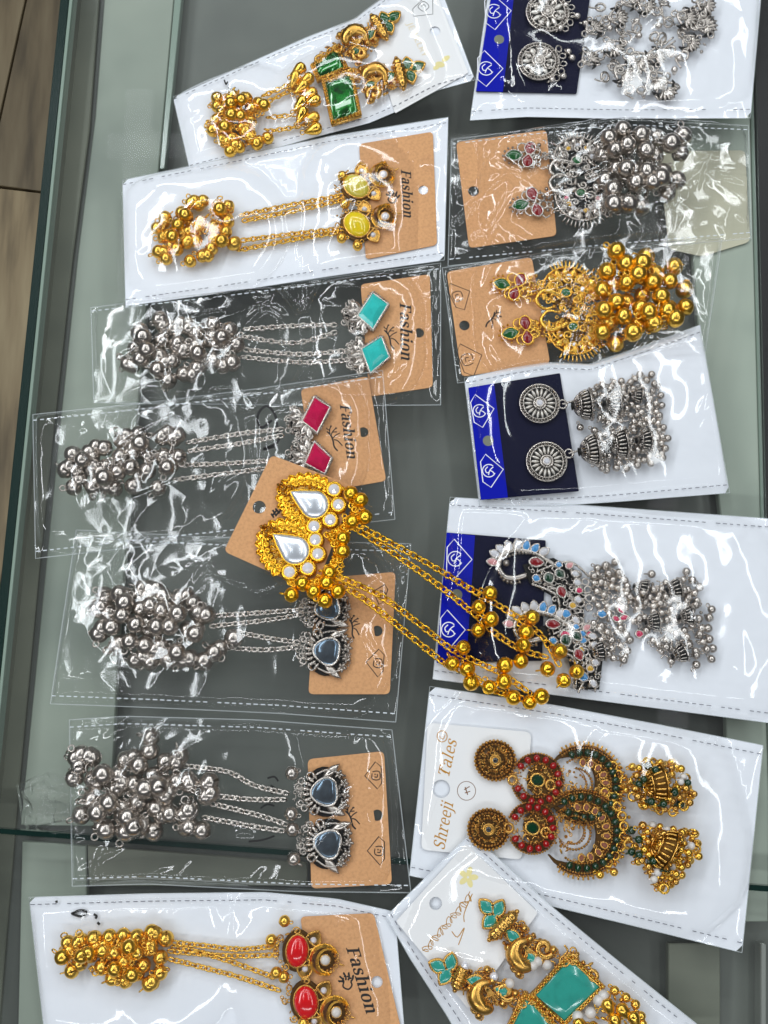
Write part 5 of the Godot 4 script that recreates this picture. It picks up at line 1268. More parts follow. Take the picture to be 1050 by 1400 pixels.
func materials() -> void:
	mat("gold", Color(0.93, 0.74, 0.32), 0.24, 1.0)
	mat("bright_gold", Color(0.97, 0.76, 0.23), 0.2, 1.0)
	mat("antique_gold", Color(0.84, 0.65, 0.33), 0.3, 1.0)
	mat("dark_gold", Color(0.36, 0.25, 0.10), 0.45, 0.9)
	mat("silver", Color(0.75, 0.72, 0.69), 0.24, 1.0)
	mat("pale_silver", Color(0.85, 0.82, 0.79), 0.3, 1.0)
	mat("satin_silver", Color(0.90, 0.88, 0.85), 0.44, 1.0)
	mat("dark_silver", Color(0.09, 0.085, 0.08), 0.5, 0.6)
	var worn := noise_tex(256, 0.012, [Color(0.13, 0.13, 0.13), Color(0.25, 0.25, 0.25), Color(0.45, 0.45, 0.45)], FastNoiseLite.TYPE_SIMPLEX_SMOOTH, 5, 5)
	for k in ["gold", "bright_gold", "antique_gold", "silver", "pale_silver"]:
		var m: StandardMaterial3D = M[k]
		m.roughness = 1.0
		m.roughness_texture = worn
		m.roughness_texture_channel = BaseMaterial3D.TEXTURE_CHANNEL_RED
		tri(m, 45.0 if k != "bright_gold" else 60.0)
	for d in [["turquoise", Color(0.20, 0.80, 0.77)], ["magenta", Color(0.80, 0.02, 0.30)], ["pale_yellow", Color(0.88, 0.80, 0.30)], ["yellow", Color(0.98, 0.84, 0.05)], ["red", Color(0.88, 0.02, 0.07)],
			["teal", Color(0.18, 0.62, 0.56)], ["green", Color(0.0, 0.32, 0.11)], ["dark_green", Color(0.0, 0.2, 0.1)], ["ruby", Color(0.50, 0.01, 0.05)], ["pink", Color(0.75, 0.06, 0.30)], ["sky_blue", Color(0.25, 0.55, 0.78)],
			["amber", Color(0.80, 0.62, 0.18)], ["milk", Color(0.78, 0.78, 0.80)], ["pale_pink", Color(0.80, 0.55, 0.55)], ["smoky_rose", Color(0.55, 0.34, 0.28)], ["red_bead", Color(0.62, 0.02, 0.03)], ["black", Color(0.02, 0.02, 0.02)]]:
		var m := mat(d[0], d[1], 0.16)
		m.clearcoat_enabled = true
		m.clearcoat = 0.6
		m.clearcoat_roughness = 0.04
	var cloudy := noise_tex(256, 0.01, [Color(0.88, 0.9, 0.9), Color(0.97, 0.97, 0.97), Color(1, 1, 1)], FastNoiseLite.TYPE_SIMPLEX_SMOOTH, 9, 4)
	for k in ["turquoise", "teal", "pale_yellow", "yellow", "magenta", "red"]:
		M[k].albedo_texture = cloudy
		tri(M[k], 50.0)
	for k in ["pale_yellow", "yellow"]:
		M[k].subsurf_scatter_enabled = true
		M[k].subsurf_scatter_strength = 0.15
	var foil := mat("green_foil", Color(0.0, 0.40, 0.10), 0.22, 0.75)
	foil.clearcoat_enabled = true
	foil.clearcoat = 1.0
	foil.clearcoat_roughness = 0.03
	foil.albedo_texture = noise_tex(256, 0.008, [Color(0.25, 0.4, 0.3), Color(0.8, 0.9, 0.8), Color(1, 1, 1)], FastNoiseLite.TYPE_SIMPLEX_SMOOTH, 12, 3)
	tri(foil, 60.0)
	var k1 := mat("kundan", Color(0.90, 0.92, 0.95), 0.28, 0.65)
	k1.clearcoat_enabled = true
	k1.clearcoat = 1.0
	k1.clearcoat_roughness = 0.03
	var mir := mat("mirror", Color(0.36, 0.43, 0.49), 0.12, 0.8)
	mir.clearcoat_enabled = true
	mir.clearcoat = 1.0
	mir.albedo_texture = noise_tex(256, 0.012, [Color(0.5, 0.55, 0.6), Color(0.85, 0.88, 0.9), Color(1, 1, 1)], FastNoiseLite.TYPE_SIMPLEX_SMOOTH, 14, 3)
	tri(mir, 70.0)
	var cz := mat("rhinestone", Color(0.93, 0.93, 0.96), 0.1, 0.25)
	cz.clearcoat_enabled = true
	var pearl := mat("pearl", Color(0.84, 0.82, 0.80), 0.22)
	pearl.clearcoat_enabled = true
	pearl.clearcoat = 0.5
	var kraft := mat("kraft", Color(0.86, 0.645, 0.445), 0.78)
	kraft.albedo_texture = noise_tex(512, 0.035, [Color(0.90, 0.89, 0.88), Color(0.97, 0.965, 0.96), Color(1, 1, 1)], FastNoiseLite.TYPE_SIMPLEX_SMOOTH, 3, 6)
	kraft.heightmap_enabled = true
	kraft.heightmap_texture = noise_tex(512, 0.08, [], FastNoiseLite.TYPE_SIMPLEX_SMOOTH, 4, 4)
	kraft.heightmap_scale = 0.006
	tri(kraft, 26.0)
	mat("card_white", Color(0.93, 0.93, 0.93), 0.45)
	mat("card_navy", Color(0.025, 0.035, 0.16), 0.34)
	mat("card_blue", Color(0.02, 0.075, 0.64), 0.34)
	for k in ["card_navy", "card_blue"]:
		M[k].metallic_specular = 0.22
		M[k].roughness = 0.5
	mat("ink", Color(0.03, 0.025, 0.025), 0.6)
	mat("ink_white", Color(0.92, 0.92, 0.95), 0.5)
	mat("ink_gold", Color(0.86, 0.62, 0.22), 0.35, 0.5)
	mat("ink_faint", Color(0.90, 0.84, 0.70), 0.5)
	mat("ink_yellow", Color(0.93, 0.88, 0.62), 0.5)
	mat("ink_brown", Color(0.50, 0.33, 0.18), 0.5)
	mat("stitch_grey", Color(0.42, 0.43, 0.47), 0.6)
	mat("stitch_white", Color(0.85, 0.88, 0.90), 0.5)
	var sheet := mat("white_sheet", Color(0.905, 0.92, 0.945), 0.42)
	sheet.heightmap_enabled = true
	sheet.heightmap_texture = noise_tex(512, 0.006, [], FastNoiseLite.TYPE_SIMPLEX_SMOOTH, 21, 3)
	sheet.heightmap_scale = 0.05
	tri(sheet, 14.0)
	for j in 3:
		var film := mat("film" if j == 0 else "film_%s" % ["", "soft", "crinkled"][j], Color(1, 1, 1, 0.004), 0.07)
		film.transparency = BaseMaterial3D.TRANSPARENCY_ALPHA
		film.metallic_specular = 0.7
		film.heightmap_enabled = true
		var f := FastNoiseLite.new()
		f.noise_type = FastNoiseLite.TYPE_SIMPLEX_SMOOTH
		f.cellular_distance_function = FastNoiseLite.DISTANCE_EUCLIDEAN
		f.cellular_return_type = FastNoiseLite.RETURN_DISTANCE2_SUB
		f.cellular_jitter = 1.0
		f.frequency = [0.013, 0.02, 0.016][j]
		f.seed = 31 + j
		f.fractal_type = FastNoiseLite.FRACTAL_RIDGED if j != 1 else FastNoiseLite.FRACTAL_FBM
		f.domain_warp_fractal_type = FastNoiseLite.DOMAIN_WARP_FRACTAL_NONE
		f.fractal_octaves = 2
		f.fractal_gain = 0.22
		f.domain_warp_enabled = true
		f.domain_warp_amplitude = 9.0
		f.domain_warp_frequency = 0.03
		var t := NoiseTexture2D.new()
		t.width = 192
		t.height = 192
		t.seamless = true
		t.noise = f
		film.heightmap_texture = t
		film.heightmap_scale = [0.065, 0.1, 0.105][j]
		tri(film, 9.0)
	var edge := mat("film_edge", Color(0.93, 0.96, 0.97, 0.22), 0.3)
	edge.transparency = BaseMaterial3D.TRANSPARENCY_ALPHA
	var pane := mat("glass", Color(1, 1, 1, 0.02), 0.02)
	pane.transparency = BaseMaterial3D.TRANSPARENCY_ALPHA
	pane.metallic_specular = 0.1
	mat("glass_edge", Color(0.05, 0.15, 0.13), 0.15)
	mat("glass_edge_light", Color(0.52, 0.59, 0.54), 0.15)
	for d in [["reflection_pale", Color(0.55, 0.59, 0.535), 41], ["reflection_light", Color(0.64, 0.685, 0.625), 46], ["panel_grey", Color(0.47, 0.485, 0.42), 42], ["panel_dark", Color(0.385, 0.405, 0.375), 43], ["reflection_cream", Color(0.83, 0.81, 0.70), 44], ["panel_blue", Color(0.70, 0.84, 0.88), 45]]:  # pale, light and cream tones paint reflections seen in the glass
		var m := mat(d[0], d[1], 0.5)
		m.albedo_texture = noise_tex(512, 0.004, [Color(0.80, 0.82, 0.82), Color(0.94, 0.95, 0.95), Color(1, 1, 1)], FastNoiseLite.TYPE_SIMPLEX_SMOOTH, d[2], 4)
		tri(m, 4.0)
	mat("steel", Color(0.66, 0.68, 0.65), 0.3, 0.7)
	var wood := mat("wood", Color(0.60, 0.54, 0.42), 0.6)
	wood.albedo_texture = noise_tex(512, 0.006, [Color(0.62, 0.60, 0.58), Color(0.88, 0.86, 0.84), Color(1, 1, 1)], FastNoiseLite.TYPE_SIMPLEX_SMOOTH, 51, 5)
	wood.uv1_triplanar = true
	wood.uv1_scale = Vector3(9, 9, 1.2)

# ---------------------------------------------------------------- packaging
func along(line: Array, f: float) -> Vector2:
	var total := 0.0
	for i in line.size() - 1:
		total += line[i].distance_to(line[i + 1])
	var want := f * total
	for i in line.size() - 1:
		var d: float = line[i].distance_to(line[i + 1])
		if want <= d or i == line.size() - 2:
			return line[i].lerp(line[i + 1], want / d)
		want -= d
	return line[-1]

func corner_h(h: Array, u: float, w: float) -> float:
	return lerpf(lerpf(h[0], h[1], u), lerpf(h[2], h[3], u), w)

func sheet_of(top: Array, bot: Array, h: Array, rise: float, blobs: Array, folds: Array, edge := 0.06) -> Geo:
	var nu := 150 if folds.size() > 20 else 60
	var nv := 64 if folds.size() > 20 else 30
	var p := PackedVector3Array()
	var ts := []
	var bs := []
	for i in nu:
		ts.append(along(top, float(i) / (nu - 1)))
		bs.append(along(bot, float(i) / (nu - 1)))
	for i in nu:
		var u := float(i) / (nu - 1)
		for j in nv:
			var w := float(j) / (nv - 1)
			var q: Vector2 = ts[i].lerp(bs[i], w)
			var e := smoothstep(0.0, edge, minf(minf(u, 1.0 - u) * 2.0, minf(w, 1.0 - w)))
			var y := 0.0
			for b in blobs:                                  # [from, to, reach, height]: what lies inside lifts the film
				var a: Vector2 = b[0]
				var ab: Vector2 = b[1] - a
				var f := clampf((q - a).dot(ab) / maxf(ab.length_squared(), 1e-6), 0, 1)
				var d := q.distance_to(a + ab * f) / float(b[2])
				if d < 1.0:
					y = maxf(y, float(b[3]) * sqrt(1.0 - d * d * d))
			for s in folds:                                  # [from, to, half width, height]: a straight crease
				var a: Vector2 = s[0]
				var ab: Vector2 = s[1] - a
				var f := (q - a).dot(ab) / maxf(ab.length_squared(), 1e-6)
				if f > 0.0 and f < 1.0:
					var d := absf((q - a).cross(ab.normalized()))
					if d < s[2]:
						y += float(s[3]) * 0.5 * (1.0 + cos(PI * d / s[2])) * minf(1.0, 4.0 * minf(f, 1.0 - f))
			p.append(Vector3(q.x, corner_h(h, u, w) + rise * e + y * e, q.y))
	var g := Geo.new()
	g.add(p, Geo.net(nu, nv), false)
	return g

func creases(top: Array, bot: Array, count: int, amp: float, wide := 4.0, hubs := []) -> Array:
	var out := []
	for i in count:
		var u := rng.randf()
		var w := rng.randf()
		var a := along(top, u).lerp(along(bot, u), w)
		var ang := rng.randf() * TAU
		if hubs and i % 2 == 0:
			var hub: Vector2 = hubs[rng.randi() % hubs.size()]
			ang = (a - hub).angle() + rng.randf_range(-0.3, 0.3)
		var l := rng.randf_range(9.0, 42.0)
		out.append([a, a + Vector2.from_angle(ang) * l, wide * rng.randf_range(0.5, 1.3), amp * rng.randf_range(0.35, 1.0) * (1.0 if rng.randf() < 0.75 else -0.6)])
	return out

# kind: "white" = white backing under a clear film; "clear" = film on both sides. stitched: which edges carry the dashed weld
func bag(label: String, group: String, kind: String, top: Array, bot: Array, h: Array, blobs: Array, opts := {}) -> Node3D:
	var c: Vector2 = (along(top, 0.5) + along(bot, 0.5)) / 2
	var lowest: float = minf(minf(h[0], h[1]), minf(h[2], h[3]))
	var root := thing("white_bag" if kind == "white" else "clear_bag", label, "plastic bag", c, lowest, group)
	var hubs := []
	for b in blobs:
		hubs.append(b[0])
		hubs.append(b[1])
	if kind == "white":
		part(root, "backing_sheet", sheet_of(top, bot, h, 0.0, [], creases(top, bot, 14, 0.5, 7.0)), M["white_sheet"])
		part(root, "front_film", sheet_of(top, bot, h, 1.0, blobs, creases(top, bot, opts.get("folds", 16), 0.9, 4.0, hubs)), M["film_soft"])
	else:
		part(root, "back_film", sheet_of(top, bot, h, 0.15, [], creases(top, bot, 14, 0.5, 4.0)), M["film"])
		var folds := creases(top, bot, opts.get("folds", 24), 1.3, 3.2, hubs)
		part(root, "front_film", sheet_of(top, bot, h, 1.0, blobs, folds), M["film_crinkled"])
	# the dashed weld along the two long edges (and the short left one of clear bags), and the bright cut edge of the film
	var g := Geo.new()
	var m: Material = M["stitch_grey"] if kind == "white" else M["stitch_white"]
	var inset_by: float = opts.get("inset", 0.045)
	for e in opts.get("welds", [0, 1]):
		var a: Array = top if e == 0 else bot
		var b: Array = bot if e == 0 else top
		var len := 0.0
		for i in a.size() - 1:
			len += a[i].distance_to(a[i + 1])
		var k := int(len / 3.4)
		for i in k:
			if rng.randf() < 0.06:
				continue
			var u0 := (i + 0.15) / k
			var u1 := (i + rng.randf_range(0.62, 0.8)) / k
			var p0 := along(a, u0).lerp(along(b, u0), inset_by)
			var p1 := along(a, u1).lerp(along(b, u1), inset_by)
			g.o = corner_h(h, u0, inset_by if e == 0 else 1.0 - inset_by) + 0.75
			g.stroke([p0, p1], 0.4 if kind == "white" else 0.5, 0.4)
	if g.v.size():
		part(root, "weld_stitching", g, m, "", true)
	g = Geo.new()
	var round_ := []
	for i in 40:
		round_.append([along(top, i / 39.0), i / 39.0, 0.0])
	for i in 14:
		round_.append([top[-1].lerp(bot[-1], (i + 1) / 14.0), 1.0, (i + 1) / 14.0])
	for i in 40:
		round_.append([along(bot, 1.0 - i / 39.0), 1.0 - i / 39.0, 1.0])
	for i in 13:
		round_.append([bot[0].lerp(top[0], (i + 1) / 14.0), 0.0, 1.0 - (i + 1) / 14.0])
	var path := PackedVector3Array()
	for q in round_:
		path.append(Vector3(q[0].x, corner_h(h, q[1], q[2]) + 0.2 + rng.randf() * 0.15, q[0].y))
	g.tube(path, 0.22 if kind == "white" else 0.3, 5, true)
	part(root, "cut_edge", g, M["film_edge"])
	return root

# a card with a punched hole; the first corner starts the outline, the hole is bridged into it
func card(called: String, label: String, corners: Array, hole: Vector2, hole_r: float, h: float, m: Material, r := 2.2, flatted := false) -> Node3D:
	var c := Vector2.ZERO
	for q in corners:
		c += q
	c /= corners.size()
	var root := thing(called, label, "display card", c, h)
	base_h = h
	var o := rounded(corners, r)
	if hole_r > 0.0:
		var near := 0
		for i in o.size():
			if o[i].distance_to(hole) < o[near].distance_to(hole):
				near = i
		var a0 := (o[near] - hole).angle()
		var area := 0.0
		for i in o.size():
			area += o[i].cross(o[(i + 1) % o.size()])
		var s := -1.0 if area > 0 else 1.0
		var bridged := PackedVector2Array()
		for i in o.size():
			bridged.append(o[(near + i) % o.size()])
		bridged.append(o[near] + (o[(near + o.size() - 1) % o.size()] - o[near]).normalized() * 0.02)
		var k := 22
		for i in k + 1:
			var a := a0 + s * (0.004 + (TAU - 0.008) * i / k)
			var rr := hole_r
			var q := hole + Vector2.from_angle(a) * rr
			if flatted and (q - hole).dot((hole - c).normalized()) < -hole_r * 0.55:
				q -= (hole - c).normalized() * ((q - hole).dot((hole - c).normalized()) + hole_r * 0.55)
			bridged.append(q)
		o = bridged
	var g := geo()
	g.plate(o, 0.0, 0.55)
	part(root, "sheet" if m != M["card_navy"] else "navy_sheet", g, m)
	return root

func lettering(root: Node3D, words: String, at: Vector2, dir: Vector2, size: float, m: Material, lean := 0.0, font := "Droid Serif", weight := 700, h := 0.62, across := 1.0) -> void:
	var t := TextMesh.new()
	var f := SystemFont.new()
	f.font_names = PackedStringArray([font])
	f.font_weight = weight
	t.font = f
	t.text = words
	t.font_size = 64
	t.pixel_size = 1.0 / 64.0
	t.depth = 0.0
	var a := t.surface_get_arrays(0)
	var src: PackedVector3Array = a[Mesh.ARRAY_VERTEX]
	var ix: PackedInt32Array = a[Mesh.ARRAY_INDEX]
	var d := dir.normalized()
	var e := Vector2(d.y, -d.x)          # up of the letters
	var g := geo()
	var p := PackedVector3Array()
	for q in src:
		var w: Vector2 = at + d * (q.x + q.y * lean) * size * across + e * q.y * size
		p.append(Vector3(w.x, h + g.o, w.y))
	g.add(p, ix, false)
	part(root, "lettering", g, m)

# the five-cornered emblem with a curled monogram: apex is where its point goes
func emblem(root: Node3D, c: Vector2, apex: Vector2, m: Material, style := 0, w := 0.45) -> void:
	var x := apex - c
	var y := Vector2(-x.y, x.x)
	var g := geo()
	var at := func(a: float, b: float) -> Vector2: return c + x * a + y * b
	g.stroke([at.call(1.0, 0.0), at.call(-0.05, 1.25), at.call(-0.58, 0.78), at.call(-0.58, -0.72), at.call(-0.15, -1.25)], w, 0.62, true)
	if style == 0:
		var ring_ := []
		for i in 15:
			ring_.append(at.call(cos(0.5 + i * 0.36) * 0.47 - 0.05, sin(0.5 + i * 0.36) * 0.47))
		g.stroke(ring_, w, 0.63)
		g.stroke(spline([at.call(0.3, -0.25), at.call(0.02, -0.02), at.call(-0.12, 0.32)], 4), w, 0.64)
		g.stroke(spline([at.call(0.02, -0.02), at.call(0.22, 0.12), at.call(0.32, 0.3)], 4), w, 0.65)
		g.stroke(spline([at.call(-0.1, -0.3), at.call(-0.3, -0.1), at.call(-0.22, 0.14), at.call(-0.02, 0.1)], 4), w, 0.66)
	else:
		g.stroke(spline([at.call(0.3, 0.2), at.call(0.32, -0.25), at.call(0.0, -0.42), at.call(-0.4, -0.34), at.call(-0.45, 0.1), at.call(-0.36, 0.34), at.call(-0.05, 0.4), at.call(0.25, 0.34)], 5), w, 0.63)
		g.stroke(spline([at.call(0.08, -0.12), at.call(-0.16, -0.16), at.call(-0.2, 0.12)], 4), w, 0.64)
		g.flat(ell(at.call(0.02, 0.1), w * 0.8, w * 0.7, x, 8), 0.65)
	part(root, "emblem", g, m)

# the small drawn tree with a bent trunk printed between the two earrings
func drawn_tree(root: Node3D, c: Vector2, up: Vector2, size: float, fat := false) -> void:
	var d := up.normalized() * size
	var e := Vector2(-d.y, d.x)
	var at := func(a: float, b: float) -> Vector2: return c + e * a + d * b
	var g := geo()
	if fat:
		g.stroke(spline([at.call(-0.35, 0.1), at.call(-0.5, -0.35), at.call(0.0, -0.7), at.call(0.45, -0.4), at.call(0.4, 0.0)], 5), 0.7, 0.62)
		for b in [[-0.35, 0.1, -0.6, 0.7], [-0.1, 0.25, -0.15, 0.95], [0.15, 0.2, 0.35, 0.85], [0.4, 0.0, 0.75, 0.5], [-0.3, 0.2, -0.8, 0.3]]:
			g.stroke(spline([at.call(b[0], b[1]), at.call((b[0] + b[2]) / 2 + 0.1, (b[1] + b[3]) / 2), at.call(b[2], b[3])], 4), 0.8, 0.63)
			g.flat(ell(at.call(b[2], b[3]), 0.7, 0.45, d.rotated(b[2]), 10), 0.64)
			g.flat(ell(at.call(b[2] * 0.6, b[3] * 0.7), 0.6, 0.4, e, 10), 0.65)
	else:
		g.stroke(spline([at.call(0.6, -1.0), at.call(0.25, -0.7), at.call(0.05, -0.2), at.call(-0.2, 0.2), at.call(-0.6, 0.5)], 5), 0.75, 0.62)
		g.stroke(spline([at.call(0.9, -0.5), at.call(0.45, -0.15), at.call(0.1, -0.1)], 5), 0.55, 0.63)
		for b in [[-0.2, 0.2, 0.1, 0.9], [-0.3, 0.3, -0.35, 1.0], [0.0, 0.0, 0.5, 0.55], [-0.1, 0.5, 0.25, 0.6], [-0.35, 0.6, -0.7, 0.8]]:
			g.stroke(spline([at.call(b[0], b[1]), at.call((b[0] + b[2]) / 2 - 0.08, (b[1] + b[3]) / 2), at.call(b[2], b[3])], 4), 0.5, 0.64)
		g.flat(ell(at.call(0.1, 0.9), 0.55, 0.4, e, 10), 0.65)
		g.flat(ell(at.call(-0.35, 1.0), 0.55, 0.4, e, 10), 0.65)
	part(root, "drawn_tree", g, M["ink"])

func smudge(root: Node3D, runs: Array, width: float, called := "pen_mark") -> void:
	var g := geo()
	var k := 0
	for pts in runs:
		g.stroke(spline(pts, 6), width, 1.3 + 0.02 * k)
		k += 1
	part(root, called, g, M["ink"])

# ---------------------------------------------------------------- earrings
# dangle frame: a(x, y) is x mm from c towards the free end, y mm across
func frame(c: Vector2, to: Vector2) -> Callable:
	var x := (to - c).normalized()
	var y := Vector2(-x.y, x.x)
	return func(a: float, b: float) -> Vector2: return c + x * a + y * b

func tiny_bells(root: Node3D, pts: Array, m: Material, r: float, h: float, dir: Vector2) -> void:
	for p in pts:
		place(root, "bell", "bell", m, p, h, r, Vector3(dir.x, 0.5, dir.y) + Vector3(rng.randf() - 0.5, 0, rng.randf() - 0.5))

# an oval stone under a crescent that cradles a pearl (yellow and red pairs)
func crescent_earring(label: String, c: Vector2, pearl: Vector2, a: float, b: float, turn: float, sm: Material, gem: Material, bells: Array) -> Node3D:
	var root := thing("earring", label, "earring", c, base_h + 0.6)
	var f := frame(c, c + (c - pearl))
	var x: Vector2 = f.call(1, 0) - c
	var l := pearl.distance_to(c)
	var gm: Material = M["antique_gold"]
	var g := geo()
	g.plate(ell(c, a + 2.2, b + 2.0, x.rotated(turn)), 0.4, 2.0, 0.4)
	g.plate(ell(pearl, 4.4, 4.6, x), 0.3, 1.4, 0.3)
	part(root, "back_plate", g, M["dark_gold"])
	stone(root, ell(c, a, b, x.rotated(turn), 28), 2.6, 3.2, sm, gm, 0.55)
	g = geo()
	g.plate(moon(pearl + x * 0.6, 6.6, 4.0, -x, 0.7), 1.0, 4.6, 1.1)
	g.wire(Array(moon(pearl + x * 0.6, 6.7, 4.1, -x, 0.7)), 2.4, 0.4, true)
	part(root, "crescent", g, M["gold"])
	g = geo()
	for i in 8:
		var q := pearl - x.rotated(lerpf(-1.5, 1.5, i / 7.0)) * 4.6
		g.ball(q, 2.0, 0.8, 8)
		g.ring(q - x.rotated(lerpf(-1.5, 1.5, i / 7.0)) * 0.9, 1.5, 0.8, 0.25, 8)
	g.wire(spline([pearl - x * 6.6, pearl - x * 9.0], 3), 1.4, [0.5, 0.3])
	part(root, "bead_scallop", g, gm)
	stone(root, ell(pearl, 2.3, 2.3, x, 16), 2.3, 1.7, gem, gm, 0.4, "pearl")
	for s in [-1.0, 1.0]:
		var q: Vector2 = f.call(-l * 0.42, s * (b + 1.4))
		var d: Vector2 = (q - c).normalized().rotated(-0.5 * s)
		g = geo()
		g.plate(leaf(q, 4.6, 3.4, d), 0.4, 1.7, 0.3)
		g.wire(Array(leaf(q, 4.6, 3.4, d)), 2.0, 0.5, true)
		g.wire(spline([f.call(-l * 0.2, s * (b + 1.6)), f.call(-l * 0.3, s * (b + 0.4)), f.call(-l * 0.62, s * 3.4), f.call(-l * 0.55, s * 1.0)], 5), 2.4, 0.5)
		var lf := part(root, "leaf", g, gm)
		var r := geo()
		r.dome(ell(q, 1.5, 1.5, d, 8), 1.8, 0.9, 3, true, 0.5)
		part(lf, "rhinestone", r, M["rhinestone"])
	g = geo()
	filigree(g, ell(f.call(a * 0.55, 0), a * 0.9 + 1.8, b + 3.4, x), 1.3, 1.1, 34)
	for s in [-1.0, 1.0]:
		g.ring(f.call(a + 2.2, s * 3.0), 1.6, 1.3, 0.35, 12, 0.4, s)
		g.wire(curl(f.call(a * 0.4, s * (b + 3.0)), 1.9, 1.3, x, s), 2.0, 0.4)
	part(root, "filigree", g, gm)
	tiny_bells(root, bells, M["gold"], 2.7, 3.0, -x)
	return root

# a square stone in a toothed box setting with cast leaves and curls below it (turquoise and magenta pairs)
func square_earring(label: String, corners: Array, to: Vector2, sm: Material) -> Node3D:
	var c: Vector2 = (corners[0] + corners[1] + corners[2] + corners[3]) / 4
	var root := thing("earring", label, "earring", c, base_h + 0.6)
	var f := frame(c, to)
	var x: Vector2 = f.call(1, 0) - c
	var m: Material = M["silver"]
	var o := PackedVector2Array(corners)
	var g := geo()
	g.plate(Geo.inset(o, -1.1), 0.3, 3.2, 0.3)
	part(root, "box_setting", g, m)
	g = geo()
	for i in 4:
		var p := o[i]
		var q := o[(i + 1) % 4]
		for j in 8:
			var w := p.lerp(q, (j + 0.5) / 8) + (p.lerp(q, 0.5) - c).normalized() * 1.1
			g.bean(w, 3.0, 0.5, 0.42, 0.7, q - p, 8)
		g.wire([p, q], 3.4, 0.4)
	part(root, "claw", g, M["pale_silver"], "", true)
	g = geo()
	var inner := Geo.inset(o, 0.35)
	g.dome(inner, 3.2, 2.0, 3, true, 0.45)
	part(root, "stone", g, sm)
	g = geo()
	g.plate(ell(f.call(9.5, 0), 5.0, 7.0, x), 0.2, 1.2, 0.3)
	part(root, "back_plate", g, M["dark_silver"])
	for k in 5:
		var t := (k - 2) * 0.55
		var q: Vector2 = f.call(5.8 + 3.6 * cos(t), 7.0 * sin(t))
		g = geo()
		var d := x.rotated(t)
		g.dome(leaf(q, 4.6, 2.6, d), 1.4, 2.2, 4)
		g.wire(Array(leaf(q, 4.3, 2.3, d)), 1.6, 0.4, true)
		g.wire([q - d * 3.6, q + d * 3.6], 3.1, 0.28)
		part(root, "leaf", g, m)
	g = geo()
	filigree(g, ell(f.call(10.5, 0), 5.0, 8.6, x), 1.6, 1.25, 34)
	for s in [-1.0, 1.0]:
		g.wire(curl(f.call(13.0, s * 5.0), 2.1, 1.5, x, s), 2.2, 0.45)
		g.wire(curl(f.call(8.0, s * 8.6), 2.0, 1.4, x.rotated(s), -s), 2.4, 0.45)
		g.ball(f.call(14.6, s * 2.0), 1.8, 1.1)
	g.ring(f.call(15.8, 0), 1.6, 1.5, 0.35)
	part(root, "curls", g, m)
	return root

# a rounded three-cornered mirror between cast leaves and flowers (the two smoky pairs)
func mirror_earring(label: String, c: Vector2, to: Vector2, s: float, bells: Array) -> Node3D:
	var root := thing("earring", label, "earring", c, base_h + 0.6)
	var f := frame(c, to)
	var x: Vector2 = f.call(1, 0) - c
	var m: Material = M["silver"]
	var g := geo()
	g.plate(ell(c, 9.0 * s, 10.5 * s, x), 0.2, 1.3, 0.3)
	part(root, "back_plate", g, M["dark_silver"])
	var o := PackedVector2Array()
	for i in 30:
		var a := TAU * i / 30
		o.append(f.call(cos(a) * 5.6 * s * (1.0 + 0.1 * cos(3 * a)) , sin(a) * 5.8 * s * (1.0 + 0.06 * cos(3 * a))))
	stone(root, o, 2.8, 1.1, M["mirror"], M["pale_silver"], 0.65, "mirror_stone")
	for i in 9:                                             # ribbed fan on the side of the chains
		var t := (i - 4) * 0.27
		var d := x.rotated(t)
		g = geo()
		g.bean(c + d * 8.2 * s, 2.2, 2.2 * s, 0.85 * s, 1.3, d, 10)
		part(root, "fan_rib", g, M["pale_silver"])
	for q in [[-7.2, -6.0], [-8.6, -2.0], [-8.4, 2.6], [-6.8, 6.4]]:      # four small cast flowers along the ear side
		g = geo()
		var w: Vector2 = f.call(q[0] * s, q[1] * s)
		for k in 5:
			var d := Vector2.from_angle(k * TAU / 5 + q[1])
			g.bean(w + d * 1.15 * s, 2.4, 1.15 * s, 0.8 * s, 0.8, d, 8)
		g.ball(w, 3.0, 0.6, 8)
		part(root, "flower", g, m)
	for e in [-1.0, 1.0]:
		g = geo()
		g.dome(leaf(f.call(-3.4 * s, e * 8.2 * s), 5.0 * s, 1.9 * s, x.rotated(-0.55 * e)), 1.4, 1.5, 4)
		g.wire(spline([f.call(-7 * s, e * 7.0 * s), f.call(-2 * s, e * 9.0 * s), f.call(3 * s, e * 7.6 * s)], 6), 2.6, 0.5)
		part(root, "leaf", g, m)
		g = geo()
		g.ring(f.call(5.6 * s, e * 7.2 * s), 2.0, 1.6 * s, 0.5)
		g.ring(f.call(9.6 * s, e * 5.6 * s), 2.0, 1.3 * s, 0.45)
		g.wire(curl(f.call(11.0 * s, e * 3.4 * s), 1.8 * s, 1.3, x, e), 2.0, 0.42)
		part(root, "ring", g, m)
	g = geo()
	filigree(g, ell(f.call(10.4 * s, 0), 3.6 * s, 7.0 * s, x), 1.5, 1.1, 26)
	filigree(g, ell(f.call(-8.0 * s, 0), 2.4 * s, 8.2 * s, x), 1.5, 0.9, 22)
	part(root, "filigree", g, m)
	tiny_bells(root, bells, m, 3.3, 3.4, -x)
	return root

